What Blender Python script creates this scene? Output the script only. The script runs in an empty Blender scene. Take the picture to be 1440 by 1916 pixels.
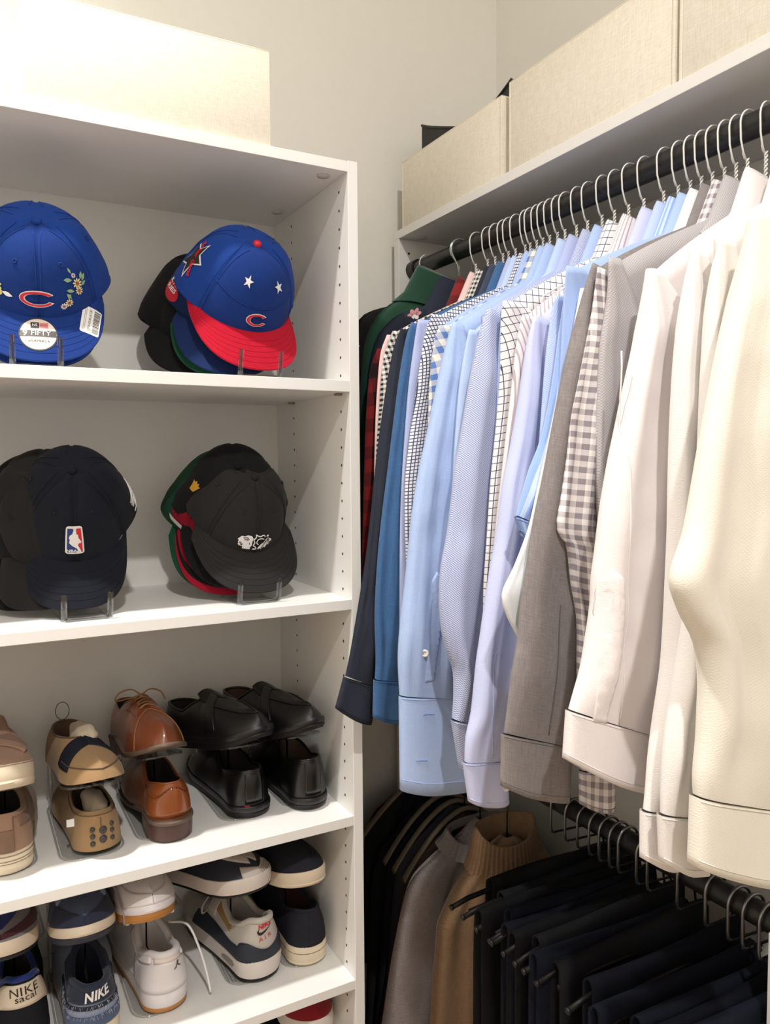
import bpy, bmesh, math, random
from mathutils import Vector, Matrix, noise
from mathutils.geometry import tessellate_polygon
PI = math.pi
sc = bpy.context.scene
COL = sc.collection
CZ = 1.5                                   # height of the lens above the floor; heights below are given relative to it

# ---------------------------------------------------------------- camera
def make_camera():
    yaw, pitch, roll = 0.4992, 0.0621, -0.0070
    cy, sy, cp, sp = math.cos(yaw), math.sin(yaw), math.cos(pitch), math.sin(pitch)
    f = Vector((sy*cp, cy*cp, -sp)); r = Vector((cy, -sy, 0)); u = r.cross(f)
    c, s = math.cos(roll), math.sin(roll)
    r2, u2 = c*r+s*u, -s*r+c*u
    cam = bpy.data.cameras.new('camera'); o = bpy.data.objects.new('camera', cam); COL.objects.link(o)
    m = Matrix((r2, u2, -f)).transposed().to_4x4(); m.translation = (0, 0, CZ)
    o.matrix_world = m
    cam.sensor_fit = 'HORIZONTAL'; cam.sensor_width = 36; cam.lens = 1469.1/1440*36
    cam.clip_start = 0.01
    sc.camera = o
make_camera()

# ---------------------------------------------------------------- world, lights, exposure
w = bpy.data.worlds.new('world'); sc.world = w; w.use_nodes = True
w.node_tree.nodes['Background'].inputs[0].default_value = (1.0, 0.95, 0.88, 1)
w.node_tree.nodes['Background'].inputs[1].default_value = 0.03
def downlight(x, y, power, size=.10, spread=86):
    L = bpy.data.lights.new('downlight', 'AREA'); L.shape = 'DISK'; L.size = size; L.energy = power
    L.color = (1.0, 0.970, 0.935); L.spread = math.radians(spread)
    o = bpy.data.objects.new('downlight', L); COL.objects.link(o); o.location = (x, y, CZ+1.993)
downlight(-.30, .81, 18.5)                     # recessed ceiling lamps in a row
downlight(-.05, -.88, 47, spread=170)
sc.view_settings.view_transform = 'Standard'
sc.view_settings.look = 'None'
sc.view_settings.gamma = 1
sc.view_settings.use_curve_mapping = False
sc.view_settings.exposure = 0.15

# ---------------------------------------------------------------- mesh helpers
ORG = {}
def setp(o, label=None, cat=None, group=None, kind=None):
    if label: o['label'] = label
    if cat: o['category'] = cat
    if group: o['group'] = group
    if kind: o['kind'] = kind
    return o
def thing(name, label, cat, loc, group=None, kind=None):
    o = bpy.data.objects.new(name, None); COL.objects.link(o)
    o.empty_display_size = .03
    o.location = (loc[0], loc[1], loc[2]+CZ); ORG[o.name] = Vector(o.location)
    return setp(o, label, cat, group, kind)
def mk(name, V, F, mat, parent=None, uv=None, label=None, cat=None, group=None, kind=None, smooth=True, auto=None):
    V = [Vector((p[0], p[1], p[2]+CZ)) for p in V]
    if parent is not None: org = ORG[parent.name]
    else:
        xs = [p.x for p in V]; ys = [p.y for p in V]; zs = [p.z for p in V]
        org = Vector(((min(xs)+max(xs))/2, (min(ys)+max(ys))/2, min(zs)))
    me = bpy.data.meshes.new(name); me.from_pydata([p-org for p in V], [], F)
    if uv:
        l = me.uv_layers.new(name='UVMap')
        for lp in me.loops: l.data[lp.index].uv = uv[lp.vertex_index]
    me.materials.append(mat)
    if smooth:
        me.polygons.foreach_set('use_smooth', [True]*len(me.polygons))
        if auto: me.set_sharp_from_angle(angle=math.radians(auto))
    me.update()
    o = bpy.data.objects.new(name, me); COL.objects.link(o)
    if parent is not None: o.parent = parent
    else: o.location = org
    ORG[o.name] = org
    return setp(o, label, cat, group, kind)
def join(parts):
    V = []; F = []
    for v, f in parts:
        n = len(V); V += list(v); F += [tuple(i+n for i in q) for q in f]
    return V, F
def xf(M, vf):
    return [M @ Vector(p) for p in vf[0]], vf[1]
def bm_out(bm):
    bm.verts.index_update()
    V = [v.co.copy() for v in bm.verts]; F = [tuple(v.index for v in f.verts) for f in bm.faces]
    bm.free(); return V, F
def box(x0, x1, y0, y1, z0, z1, bev=0.0, seg=2):
    bm = bmesh.new(); bmesh.ops.create_cube(bm, size=1)
    for v in bm.verts: v.co = Vector((x0+(v.co.x+.5)*(x1-x0), y0+(v.co.y+.5)*(y1-y0), z0+(v.co.z+.5)*(z1-z0)))
    if bev: bmesh.ops.bevel(bm, geom=list(bm.edges), offset=bev, segments=seg, profile=.5, affect='EDGES')
    return bm_out(bm)
def tube(P, r, n=8, closed=False, cap=True):
    P = [Vector(p) for p in P]; N = len(P); V = []; F = []
    if not callable(r): rr = lambda t: r
    else: rr = r
    T = []
    for i in range(N):
        a = P[(i-1) % N] if closed or i > 0 else P[i]; b = P[(i+1) % N] if closed or i < N-1 else P[i]
        T.append((b-a).normalized())
    nrm = T[0].orthogonal().normalized()
    for i in range(N):
        if i:
            nrm = (nrm - T[i]*nrm.dot(T[i]))
            nrm = nrm.normalized() if nrm.length > 1e-6 else T[i].orthogonal().normalized()
        bn = T[i].cross(nrm); R = rr(i/(N-1))
        for k in range(n):
            a = 2*PI*k/n; V.append(P[i]+(nrm*math.cos(a)+bn*math.sin(a))*R)
    for i in range(N if closed else N-1):
        j = (i+1) % N
        for k in range(n):
            l = (k+1) % n; F.append((i*n+k, i*n+l, j*n+l, j*n+k))
    if cap and not closed:
        F.append(tuple(range(n-1, -1, -1))); F.append(tuple((N-1)*n+k for k in range(n)))
    return V, F
def interp(P, x):
    if x <= P[0][0]: return P[0][1]
    for (a, b), (c, d) in zip(P, P[1:]):
        if x <= c: return b+(d-b)*(x-a)/(c-a)
    return P[-1][1]
def smooth_path(P, n):
    P = [Vector(p) for p in P]; Q = [P[0]*2-P[1]]+P+[P[-1]*2-P[-2]]
    d = [0]
    for a, b in zip(P, P[1:]): d.append(d[-1]+(b-a).length)
    out = []
    for k in range(n):
        t = d[-1]*k/(n-1); i = 0
        while i < len(P)-2 and t > d[i+1]: i += 1
        u = (t-d[i])/max(1e-9, d[i+1]-d[i]); p0, p1, p2, p3 = Q[i:i+4]
        out.append(.5*((2*p1)+(p2-p0)*u+(2*p0-5*p1+4*p2-p3)*u*u+(3*p1-p0-3*p2+p3)*u**3))
    return out
def grid_faces(nr, nc, wrap=False, off=0):
    F = []
    for i in range(nr-1):
        for j in range(nc if wrap else nc-1):
            k = (j+1) % nc; F.append((off+i*nc+j, off+i*nc+k, off+(i+1)*nc+k, off+(i+1)*nc+j))
    return F
def flat(polys, maxedge=.006):
    """fill 2-D outlines, cut into small triangles so that they can follow a curved surface"""
    bm = bmesh.new()
    for P in polys:
        vs = [bm.verts.new((p[0], p[1], 0)) for p in P]
        for t in tessellate_polygon([[Vector((p[0], p[1], 0)) for p in P]]):
            try: bm.faces.new([vs[i] for i in t])
            except ValueError: pass
    for _ in range(6):
        E = [e for e in bm.edges if e.calc_length() > maxedge]
        if not E: break
        bmesh.ops.subdivide_edges(bm, edges=E, cuts=1, use_grid_fill=False)
        bmesh.ops.triangulate(bm, faces=list(bm.faces))
    return bm_out(bm)
def ell(cx, cy, rx, ry, n=20, a0=0, a1=2*PI, rot=0):
    P = []
    for i in range(n):
        a = a0+(a1-a0)*i/(n if abs(a1-a0-2*PI) < 1e-6 else n-1)
        x, y = rx*math.cos(a), ry*math.sin(a)
        P.append((cx+x*math.cos(rot)-y*math.sin(rot), cy+x*math.sin(rot)+y*math.cos(rot)))
    return P
def star(cx, cy, R, r, rot=0, n=5):
    return [(cx+(R if i % 2 == 0 else r)*math.sin(rot+PI*i/n), cy+(R if i % 2 == 0 else r)*math.cos(rot+PI*i/n)) for i in range(2*n)]
def rrect(w, h, r, cx=0, cy=0, n=5):
    P = []
    for sx, sy, a0 in ((1, 1, 0), (-1, 1, PI/2), (-1, -1, PI), (1, -1, 3*PI/2)):
        for i in range(n):
            a = a0+PI/2*i/(n-1); P.append((cx+sx*(w/2-r)+r*math.cos(a), cy+sy*(h/2-r)+r*math.sin(a)))
    return P
TXT = {}
def text(s, size, shear=0, spacing=1.0, bold=0.0, wide=1.0):
    """flat lettering, centred, as vertices and triangles"""
    k = (s, size, shear, spacing, bold, wide)
    if k in TXT: return TXT[k]
    cu = bpy.data.curves.new('lettering', 'FONT'); cu.body = s; cu.size = size; cu.align_x = 'CENTER'; cu.align_y = 'CENTER'
    cu.shear = shear; cu.space_character = spacing; cu.offset = bold; cu.resolution_u = 3; cu.fill_mode = 'FRONT'
    o = bpy.data.objects.new('lettering', cu); COL.objects.link(o)
    dg = bpy.context.evaluated_depsgraph_get(); ev = o.evaluated_get(dg); me = ev.to_mesh()
    V = [Vector((v.co.x*wide, v.co.y, 0)) for v in me.vertices]; F = [tuple(p.vertices) for p in me.polygons]
    ev.to_mesh_clear(); bpy.data.objects.remove(o); bpy.data.curves.remove(cu)
    TXT[k] = (V, F); return V, F

# ---------------------------------------------------------------- materials
def lin(c):
    return tuple((v/12.92 if v <= .04045 else ((v+.055)/1.055)**2.4) for v in (x/255 for x in c))+(1,)
class NT:
    def __init__(s, name):
        s.m = bpy.data.materials.new(name); s.m.use_nodes = True; s.t = s.m.node_tree; s.b = s.t.nodes['Principled BSDF']
    def n(s, typ, **k):
        nd = s.t.nodes.new(typ)
        for a, v in k.items(): setattr(nd, a, v)
        return nd
    def put(s, sock, v):
        if isinstance(v, bpy.types.NodeSocket): s.t.links.new(v, sock)
        else: sock.default_value = v
    def math(s, op, a, b=0.0):
        nd = s.n('ShaderNodeMath', operation=op); s.put(nd.inputs[0], a); s.put(nd.inputs[1], b); return nd.outputs[0]
    def mix(s, f, a, b):
        nd = s.n('ShaderNodeMix', data_type='RGBA'); s.put(nd.inputs[0], f); s.put(nd.inputs[6], a); s.put(nd.inputs[7], b); return nd.outputs[2]
    def noise(s, scale, detail=3, vec=None, rough=.5):
        nd = s.n('ShaderNodeTexNoise'); nd.inputs['Scale'].default_value = scale; nd.inputs['Detail'].default_value = detail; nd.inputs['Roughness'].default_value = rough
        if vec is not None: s.t.links.new(vec, nd.inputs['Vector'])
        return nd.outputs[0]
    def coord(s, out='Object'): return s.n('ShaderNodeTexCoord').outputs[out]
    def scale(s, vec, x, y, z):
        nd = s.n('ShaderNodeMapping'); s.t.links.new(vec, nd.inputs[0]); nd.inputs['Scale'].default_value = (x, y, z); return nd.outputs[0]
    def bump(s, h, strength=.3, dist=.001):
        nd = s.n('ShaderNodeBump'); nd.inputs['Strength'].default_value = strength; nd.inputs['Distance'].default_value = dist
        s.t.links.new(h, nd.inputs['Height']); s.t.links.new(nd.outputs[0], s.b.inputs['Normal'])
    def stripe(s, c, period, duty, off=0.0):
        f = s.math('FRACT', s.math('ADD', s.math('DIVIDE', c, period), off)); return s.math('LESS_THAN', f, duty)
MC = {}
def solid(name, c, rough=.6, var=.06, bump=0.0, bscale=300, metal=0, spec=.5, coat=0, sheen=0, vscale=40):
    if name in MC: return MC[name]
    t = NT(name); c = lin(c)
    t.b.inputs['Roughness'].default_value = rough; t.b.inputs['Metallic'].default_value = metal
    t.b.inputs['Specular IOR Level'].default_value = spec; t.b.inputs['Coat Weight'].default_value = coat; t.b.inputs['Sheen Weight'].default_value = sheen
    co = t.coord()
    if var:
        nz = t.noise(vscale, 4, co); d = tuple(max(0, x*(1-var*2)) for x in c[:3])+(1,); h = tuple(min(1, x*(1+var)) for x in c[:3])+(1,)
        t.put(t.b.inputs['Base Color'], t.mix(nz, d, h))
    else: t.b.inputs['Base Color'].default_value = c
    if bump: t.bump(t.noise(bscale, 2, co), bump)
    MC[name] = t.m; return t.m
def emis_free_clear(name='clear acrylic', tint=(.88, .885, .885, 1), refl=1.0):
    if name in MC: return MC[name]
    t = NT(name); out = t.t.nodes['Material Output']
    tr = t.n('ShaderNodeBsdfTransparent'); tr.inputs[0].default_value = tint
    gl = t.n('ShaderNodeBsdfGlossy'); gl.inputs['Roughness'].default_value = .06
    fr = t.n('ShaderNodeLayerWeight'); fr.inputs[0].default_value = .5
    f4 = t.math('ADD', t.math('MULTIPLY', t.math('POWER', fr.outputs['Facing'], 4.0), .60*refl), .09)
    mx = t.n('ShaderNodeMixShader'); t.t.links.new(f4, mx.inputs[0])
    t.t.links.new(tr.outputs[0], mx.inputs[1]); t.t.links.new(gl.outputs[0], mx.inputs[2]); t.t.links.new(mx.outputs[0], out.inputs[0])
    MC[name] = t.m; return t.m
def fabric(name, c1, c2=None, pat=None, p=.01, duty=.5, rough=.85, weave=900, wb=.25, streak=.10, sheen=.15, c3=None, extra=None):
    """woven cloth; the pattern runs in cloth coordinates (metres) stored in the UV map"""
    if name in MC: return MC[name]
    t = NT(name); a = lin(c1); b = lin(c2) if c2 else a
    uv = t.coord('UV'); sx = t.n('ShaderNodeSeparateXYZ'); t.t.links.new(uv, sx.inputs[0]); u, v = sx.outputs[0], sx.outputs[1]
    if pat == 'gingham':
        f = t.math('MULTIPLY', t.math('ADD', t.stripe(u, p, duty), t.stripe(v, p, duty)), .5); col = t.mix(f, a, b)
    elif pat == 'window':
        f = t.math('MAXIMUM', t.stripe(u, p, duty), t.stripe(v, p, duty)); col = t.mix(f, a, b)
    elif pat == 'stripe': col = t.mix(t.stripe(u, p, duty), a, b)
    elif pat == 'plaid':
        f = t.math('MULTIPLY', t.math('ADD', t.stripe(u, p, .5), t.stripe(v, p, .5)), .5); col = t.mix(f, a, b)
        col = t.mix(t.math('MULTIPLY', t.math('MAXIMUM', t.stripe(u, p, .06, .2), t.stripe(v, p, .06, .2)), .6), col, lin(c3))
    elif pat == 'dots':
        d = t.math('MULTIPLY', t.stripe(u, p, .5), t.stripe(v, p, .5)); d2 = t.math('MULTIPLY', t.stripe(u, p, .5, .5), t.stripe(v, p, .5, .5))
        col = t.mix(t.math('MAXIMUM', d, d2), a, b)
    elif pat == 'chambray':
        f = t.math('ADD', t.noise(1, 3, t.scale(uv, 900, 60, 1)), t.math('SUBTRACT', t.noise(1, 3, t.scale(uv, 60, 900, 1)), .5)); col = t.mix(f, a, b)
    elif pat == 'ombre':
        col = t.mix(t.noise(9, 1, uv), a, b)
    else: col = a
    if streak:
        nz = t.noise(1, 4, t.scale(uv, 260, 14, 1)); k = t.math('ADD', t.math('MULTIPLY', nz, streak), 1-streak*.5)
        mul = t.n('ShaderNodeMix', data_type='RGBA', blend_type='MULTIPLY'); mul.inputs[0].default_value = 1
        t.put(mul.inputs[6], col); cmb = t.n('ShaderNodeCombineXYZ')
        for i in range(3): t.put(cmb.inputs[i], k)
        t.put(mul.inputs[7], cmb.outputs[0]); col = mul.outputs[2]
    t.put(t.b.inputs['Base Color'], col)
    t.b.inputs['Roughness'].default_value = rough; t.b.inputs['Specular IOR Level'].default_value = .25 if max(c1) > 70 else .12; t.b.inputs['Sheen Weight'].default_value = sheen if max(c1) > 70 else 0
    h = t.math('ADD', t.noise(weave, 1, uv), t.math('MULTIPLY', t.noise(28, 3, uv), 1.2)); t.bump(h, wb, .0012)
    MC[name] = t.m; return t.m
WHITE = solid('white melamine', (238, 236, 232), .38, .01)
WALL = solid('painted plaster wall', (240, 237, 229), .75, .015, .08, 90)
CEIL = solid('ceiling paint', (240, 238, 232), .8, .01)
FLOOR = solid('oak floor', (150, 118, 88), .5, .12)
DARK = solid('dark hole', (40, 36, 32), .9, 0)
CLEAR = emis_free_clear()
CHROME = solid('chrome wire', (150, 148, 146), .22, 0, metal=1)

# ================================================================ the room
XW, YW = 1.197, 1.610          # right wall, back wall
FL, CE = -CZ, 2.00            # floor, ceiling
X0, Y0 = -1.15, -2.5
mk('wall_back', *box(X0-.1, XW+.1, YW, YW+.1, FL, CE), WALL, kind='structure', smooth=False)
mk('wall_right', *box(XW, XW+.1, Y0, YW, FL, CE), WALL, kind='structure', smooth=False)
mk('wall_left', *box(X0-.1, X0, Y0, YW, FL, CE), WALL, kind='structure', smooth=False)
mk('wall_front', *box(X0-.1, XW+.1, Y0-.1, Y0, FL, CE), WALL, kind='structure', smooth=False)
mk('floor', *box(X0-.1, XW+.1, Y0-.1, YW+.1, FL-.1, FL), FLOOR, kind='structure', smooth=False)
mk('ceiling', *box(X0-.1, XW+.1, Y0-.1, YW+.1, CE, CE+.1), CEIL, kind='structure', smooth=False)

# ================================================================ shelf tower with caps and shoes
XI, XO, YF, YB = .6102, .629, 1.2445, 1.6005
XL = -.19
SH = [(.5192, .5011), (.1447, .1250), (-.2416, -.2600), (-.6373, -.6552), (-.9465, -.9640), (-1.26, -1.278)]
tw = thing('shelf_tower', 'white open shelf tower holding rows of caps and shoes', 'shelf unit', ((XI+XL)/2, 1.42, FL))
mk('side_panel', *box(XI, XO, YF, YB, FL, .5192+.001, .0008), WHITE, tw, smooth=False)
mk('side_panel', *box(XL-.019, XL, YF, YB, FL, .5192+.001, .0008), WHITE, tw, smooth=False)
mk('back_panel', *box(XL-.019, XO, YB, YB+.006, FL, .5192), WHITE, tw, smooth=False)
for t_, b_ in SH:
    mk('shelf', *box(XL, XI, YF+.0005, YB, b_, t_, .0007), WHITE, tw, smooth=False)
mk('base_board', *box(XL, XI, YF+.03, YF+.048, FL, -1.278), WHITE, tw, smooth=False)
# rows of drilled peg holes in the side panel, 32 mm apart
V = []; F = []
for yy in (YF+.0357, YF+.2597):
    for k in range(62):
        z = .4766-.032*k
        if any(b_-.004 < z < t_+.006 for t_, b_ in SH): continue
        n = len(V); V.append((XI-.0004, yy, z))
        for i in range(8): V.append((XI-.0004, yy+.0026*math.cos(PI*i/4), z+.0026*math.sin(PI*i/4)))
        F += [(n, n+1+(i+1) % 8, n+1+i) for i in range(8)]
mk('peg_holes', V, F, DARK, tw, kind='stuff', smooth=False)
PIN = solid('nickel shelf pin', (150, 140, 125), .3, .02, metal=.8)
for t_, b_ in SH[:5]:
    for yy in (YF+.0357, YF+.2597):
        if b_ > .4:
            mk('cam_cover', *tube([(XI-.030, yy, b_-.0025), (XI-.030, yy, b_)], .011, 14), solid('grey cam cover', (205, 202, 196), .5, .02), tw)
        else:
            P = box(XI-.012, XI, yy-.006, yy+.006, b_-.004, b_, .0015)
            mk('shelf_pin', *P, PIN, tw)

# ================================================================ hanging unit on the right wall
XR, YP = .887, 1.554
hu = thing('hanging_unit', 'white closet shelf with side panel above the clothes rods', 'shelf unit', (1.04, 1.0, FL))
mk('side_panel', *box(XR, XW-.001, YP, YP+.021, FL, .5007, .0008), WHITE, hu, smooth=False)
mk('top_shelf', *box(XR, XW-.001, -.75, YP+.021, .5007, .5193, .0008), WHITE, hu, smooth=False)
mk('divider_panel', *box(XR, XW-.001, .596, .615, FL, -.600, .0008), WHITE, hu, smooth=False)
mk('back_rail', *box(XW-.016, XW-.001, .616, YP-.001, -.72, -.56, .0008), WHITE, hu, smooth=False)
mk('cam_cover', *tube([(.93, YP-.03, .4982), (.93, YP-.03, .5007)], .011, 14), MC['grey cam cover'], hu)
mk('side_panel', *box(XR, XW-.001, -.77, -.751, FL, .5007, .0008), WHITE, hu, smooth=False)
for z in (.4705,):
    mk('peg_hole', *tube([(.913, YP-.0006, z), (.913, YP, z)], .0028, 8), DARK, hu)
ROD = solid('black rod', (30, 28, 27), .38, .03)
def rod(label, y0, y1, z, xs=.925):
    r = thing('closet_rod', label, 'closet rod', (xs, (y0+y1)/2, z-.017))
    mk('tube', *tube([(xs, y0, z), (xs, y1, z)], .0168, 28), ROD, r, auto=40)
    mk('end_socket', *tube([(xs, y1-.012, z), (xs, y1+.014, z)], .0205, 28), solid('black plastic', (22, 21, 20), .45, .03), r, auto=40)
    return r
RZ, RX, LZ = .434, .925, -.607
rod('black round rod carrying the shirts under the top shelf', -.749, 1.540, RZ)
rod('black round rod carrying the trousers and sweaters below the shirts', .616, 1.540, LZ)

# ================================================================ linen boxes on top
def linen():
    t = NT('natural linen'); co = t.coord()
    a = t.noise(1, 4, t.scale(co, 60, 60, 900), .6); b = t.noise(1, 4, t.scale(co, 900, 900, 60), .6)
    f = t.math('ADD', t.math('MULTIPLY', a, .5), t.math('MULTIPLY', b, .5))
    rp = t.n('ShaderNodeValToRGB'); t.t.links.new(f, rp.inputs[0])
    rp.color_ramp.elements[0].position = .33; rp.color_ramp.elements[0].color = lin((230, 219, 198))
    rp.color_ramp.elements[1].position = .60; rp.color_ramp.elements[1].color = lin((248, 242, 228))
    t.put(t.b.inputs['Base Color'], rp.outputs[0]); t.b.inputs['Roughness'].default_value = .9; t.b.inputs['Specular IOR Level'].default_value = .2
    t.bump(f, .35, .0008); return t.m
LINEN = linen()
HEM = solid('linen hem', (236, 226, 204), .9, .03)
def bin_(label, x0, x1, y0, y1, z0, h, face):
    r = thing('linen_bin', label, 'storage bin', ((x0+x1)/2, (y0+y1)/2, z0), 'linen bins on the top shelves'); t = .006
    for nm, q in (('front_wall', (x0, x1, y0, y0+t)), ('back_wall', (x0, x1, y1-t, y1)), ('side_wall', (x0, x0+t, y0+t, y1-t)), ('side_wall', (x1-t, x1, y0+t, y1-t))):
        mk(nm, *box(*q, z0, z0+h, .0015), LINEN, r, auto=30)
    mk('bottom', *box(x0+t, x1-t, y0+t, y1-t, z0, z0+.006), LINEN, r, smooth=False)
    P = [(x0+.002, y0+.002, z0+h), (x1-.002, y0+.002, z0+h), (x1-.002, y1-.002, z0+h), (x0+.002, y1-.002, z0+h)]
    Q = []
    for a, b in zip(P, P[1:]+P[:1]): Q += [Vector(a).lerp(Vector(b), k/8) for k in range(8)]
    mk('rim_hem', *tube(Q, .0022, 6, True), HEM, r)
bin_('natural linen bin standing alone on the shelf tower', .104, .474, 1.252, 1.590, .5193, .152, 0)
bin_('low linen bin in the wall corner with a black bag inside', .8905, 1.185, 1.182, 1.545, .5193, .143, 1)
bin_('tall linen bin between two other bins above the rod', .8905, 1.185, .790, 1.161, .5193, .156, 1)
bin_('tall linen bin at the open end of the row above the rod', .8905, 1.185, .405, .783, .5193, .156, 1)
BLK = solid('black nylon', (30, 30, 31), .6, .05, .2, 500)
bg = thing('black_bag', 'black fabric bag poking out of the corner linen bin', 'bag', (1.03, 1.36, .5255))
V = []; F = []
n = 30
BAGT = ((0, .737), (.10, .722), (.28, .700), (.45, .680), (.6, .672), (.78, .676), (.90, .690), (1, .703))
for i in range(n):
    a = i/(n-1); y = 1.515-.318*a; top = interp(BAGT, a)
    for x, z in ((.925, .526), (.925, top), (.931, top+.003), (1.115, top+.003), (1.12, top), (1.12, .526)): V.append((x, y, z))
F = grid_faces(n, 6)+[tuple(range(5, -1, -1)), tuple(range((n-1)*6, n*6))]
mk('bag_body', V, F, BLK, bg, auto=40)
mk('bag_piping', *tube([(.925, 1.515-.318*k/24, interp(BAGT, k/24)+.002) for k in range(25)], .003, 6), solid('black piping', (18, 18, 18), .5, 0), bg)

# ================================================================ clothes
WIRE = solid('white coated wire', (240, 238, 234), .35, .02)
WIREP = {}
def hanger_parts():
    hook = [(-.004, 0, -.050)]
    for k in range(25):                                  # shank up the near side, then over the rod
        a = PI-PI*1.12*k/24
        hook.append((.0205*math.cos(a), 0, .0205*math.sin(a)+.001))
    hook = [(-.006, .0012, -.044), (-.013, .0008, -.034), (-.019, 0, -.020)]+hook[1:]
    tw = []
    for s in (0, PI):
        tw.append(tube([(-.006+.0012+.0016*math.cos(s+k*.85), .0016*math.sin(s+k*.85), -.088+.047*k/32) for k in range(33)], .0011, 6))
    tip = tube([(-.0085, .0018, -.042), (-.0125, .0018, -.034)], .0011, 6)
    zb, zt = -.214, -.200
    fr = [(-.004, 0, -.088), (.012, 0, -.106), (.10, 0, -.150), (.195, 0, zt), (.204, 0, zt-.006), (.198, 0, zb), (0, 0, zb-.002), (-.198, 0, zb), (-.204, 0, zt-.006), (-.195, 0, zt), (-.10, 0, -.150), (-.016, 0, -.106)]
    return (('hook', tube(hook, .00125, 8)), ('twisted_neck', join(tw+[tip])), ('frame', tube(fr, .00115, 6, True)))
def place_hanger(y, rz, label, z=RZ, dark=False):
    r = thing('wire_hanger', label, 'clothes hanger', (RX, y, z), 'white wire hangers on the shirt rod')
    if not WIREP:
        for nm, (V, F) in hanger_parts():
            me = bpy.data.meshes.new(nm); me.from_pydata(V, [], F); me.materials.append(WIRE); me.polygons.foreach_set('use_smooth', [True]*len(me.polygons)); WIREP[nm] = me
    for nm, me in WIREP.items():
        o = bpy.data.objects.new(nm, me); COL.objects.link(o); o.parent = r
    r.rotation_euler.z = rz
    return r

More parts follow.
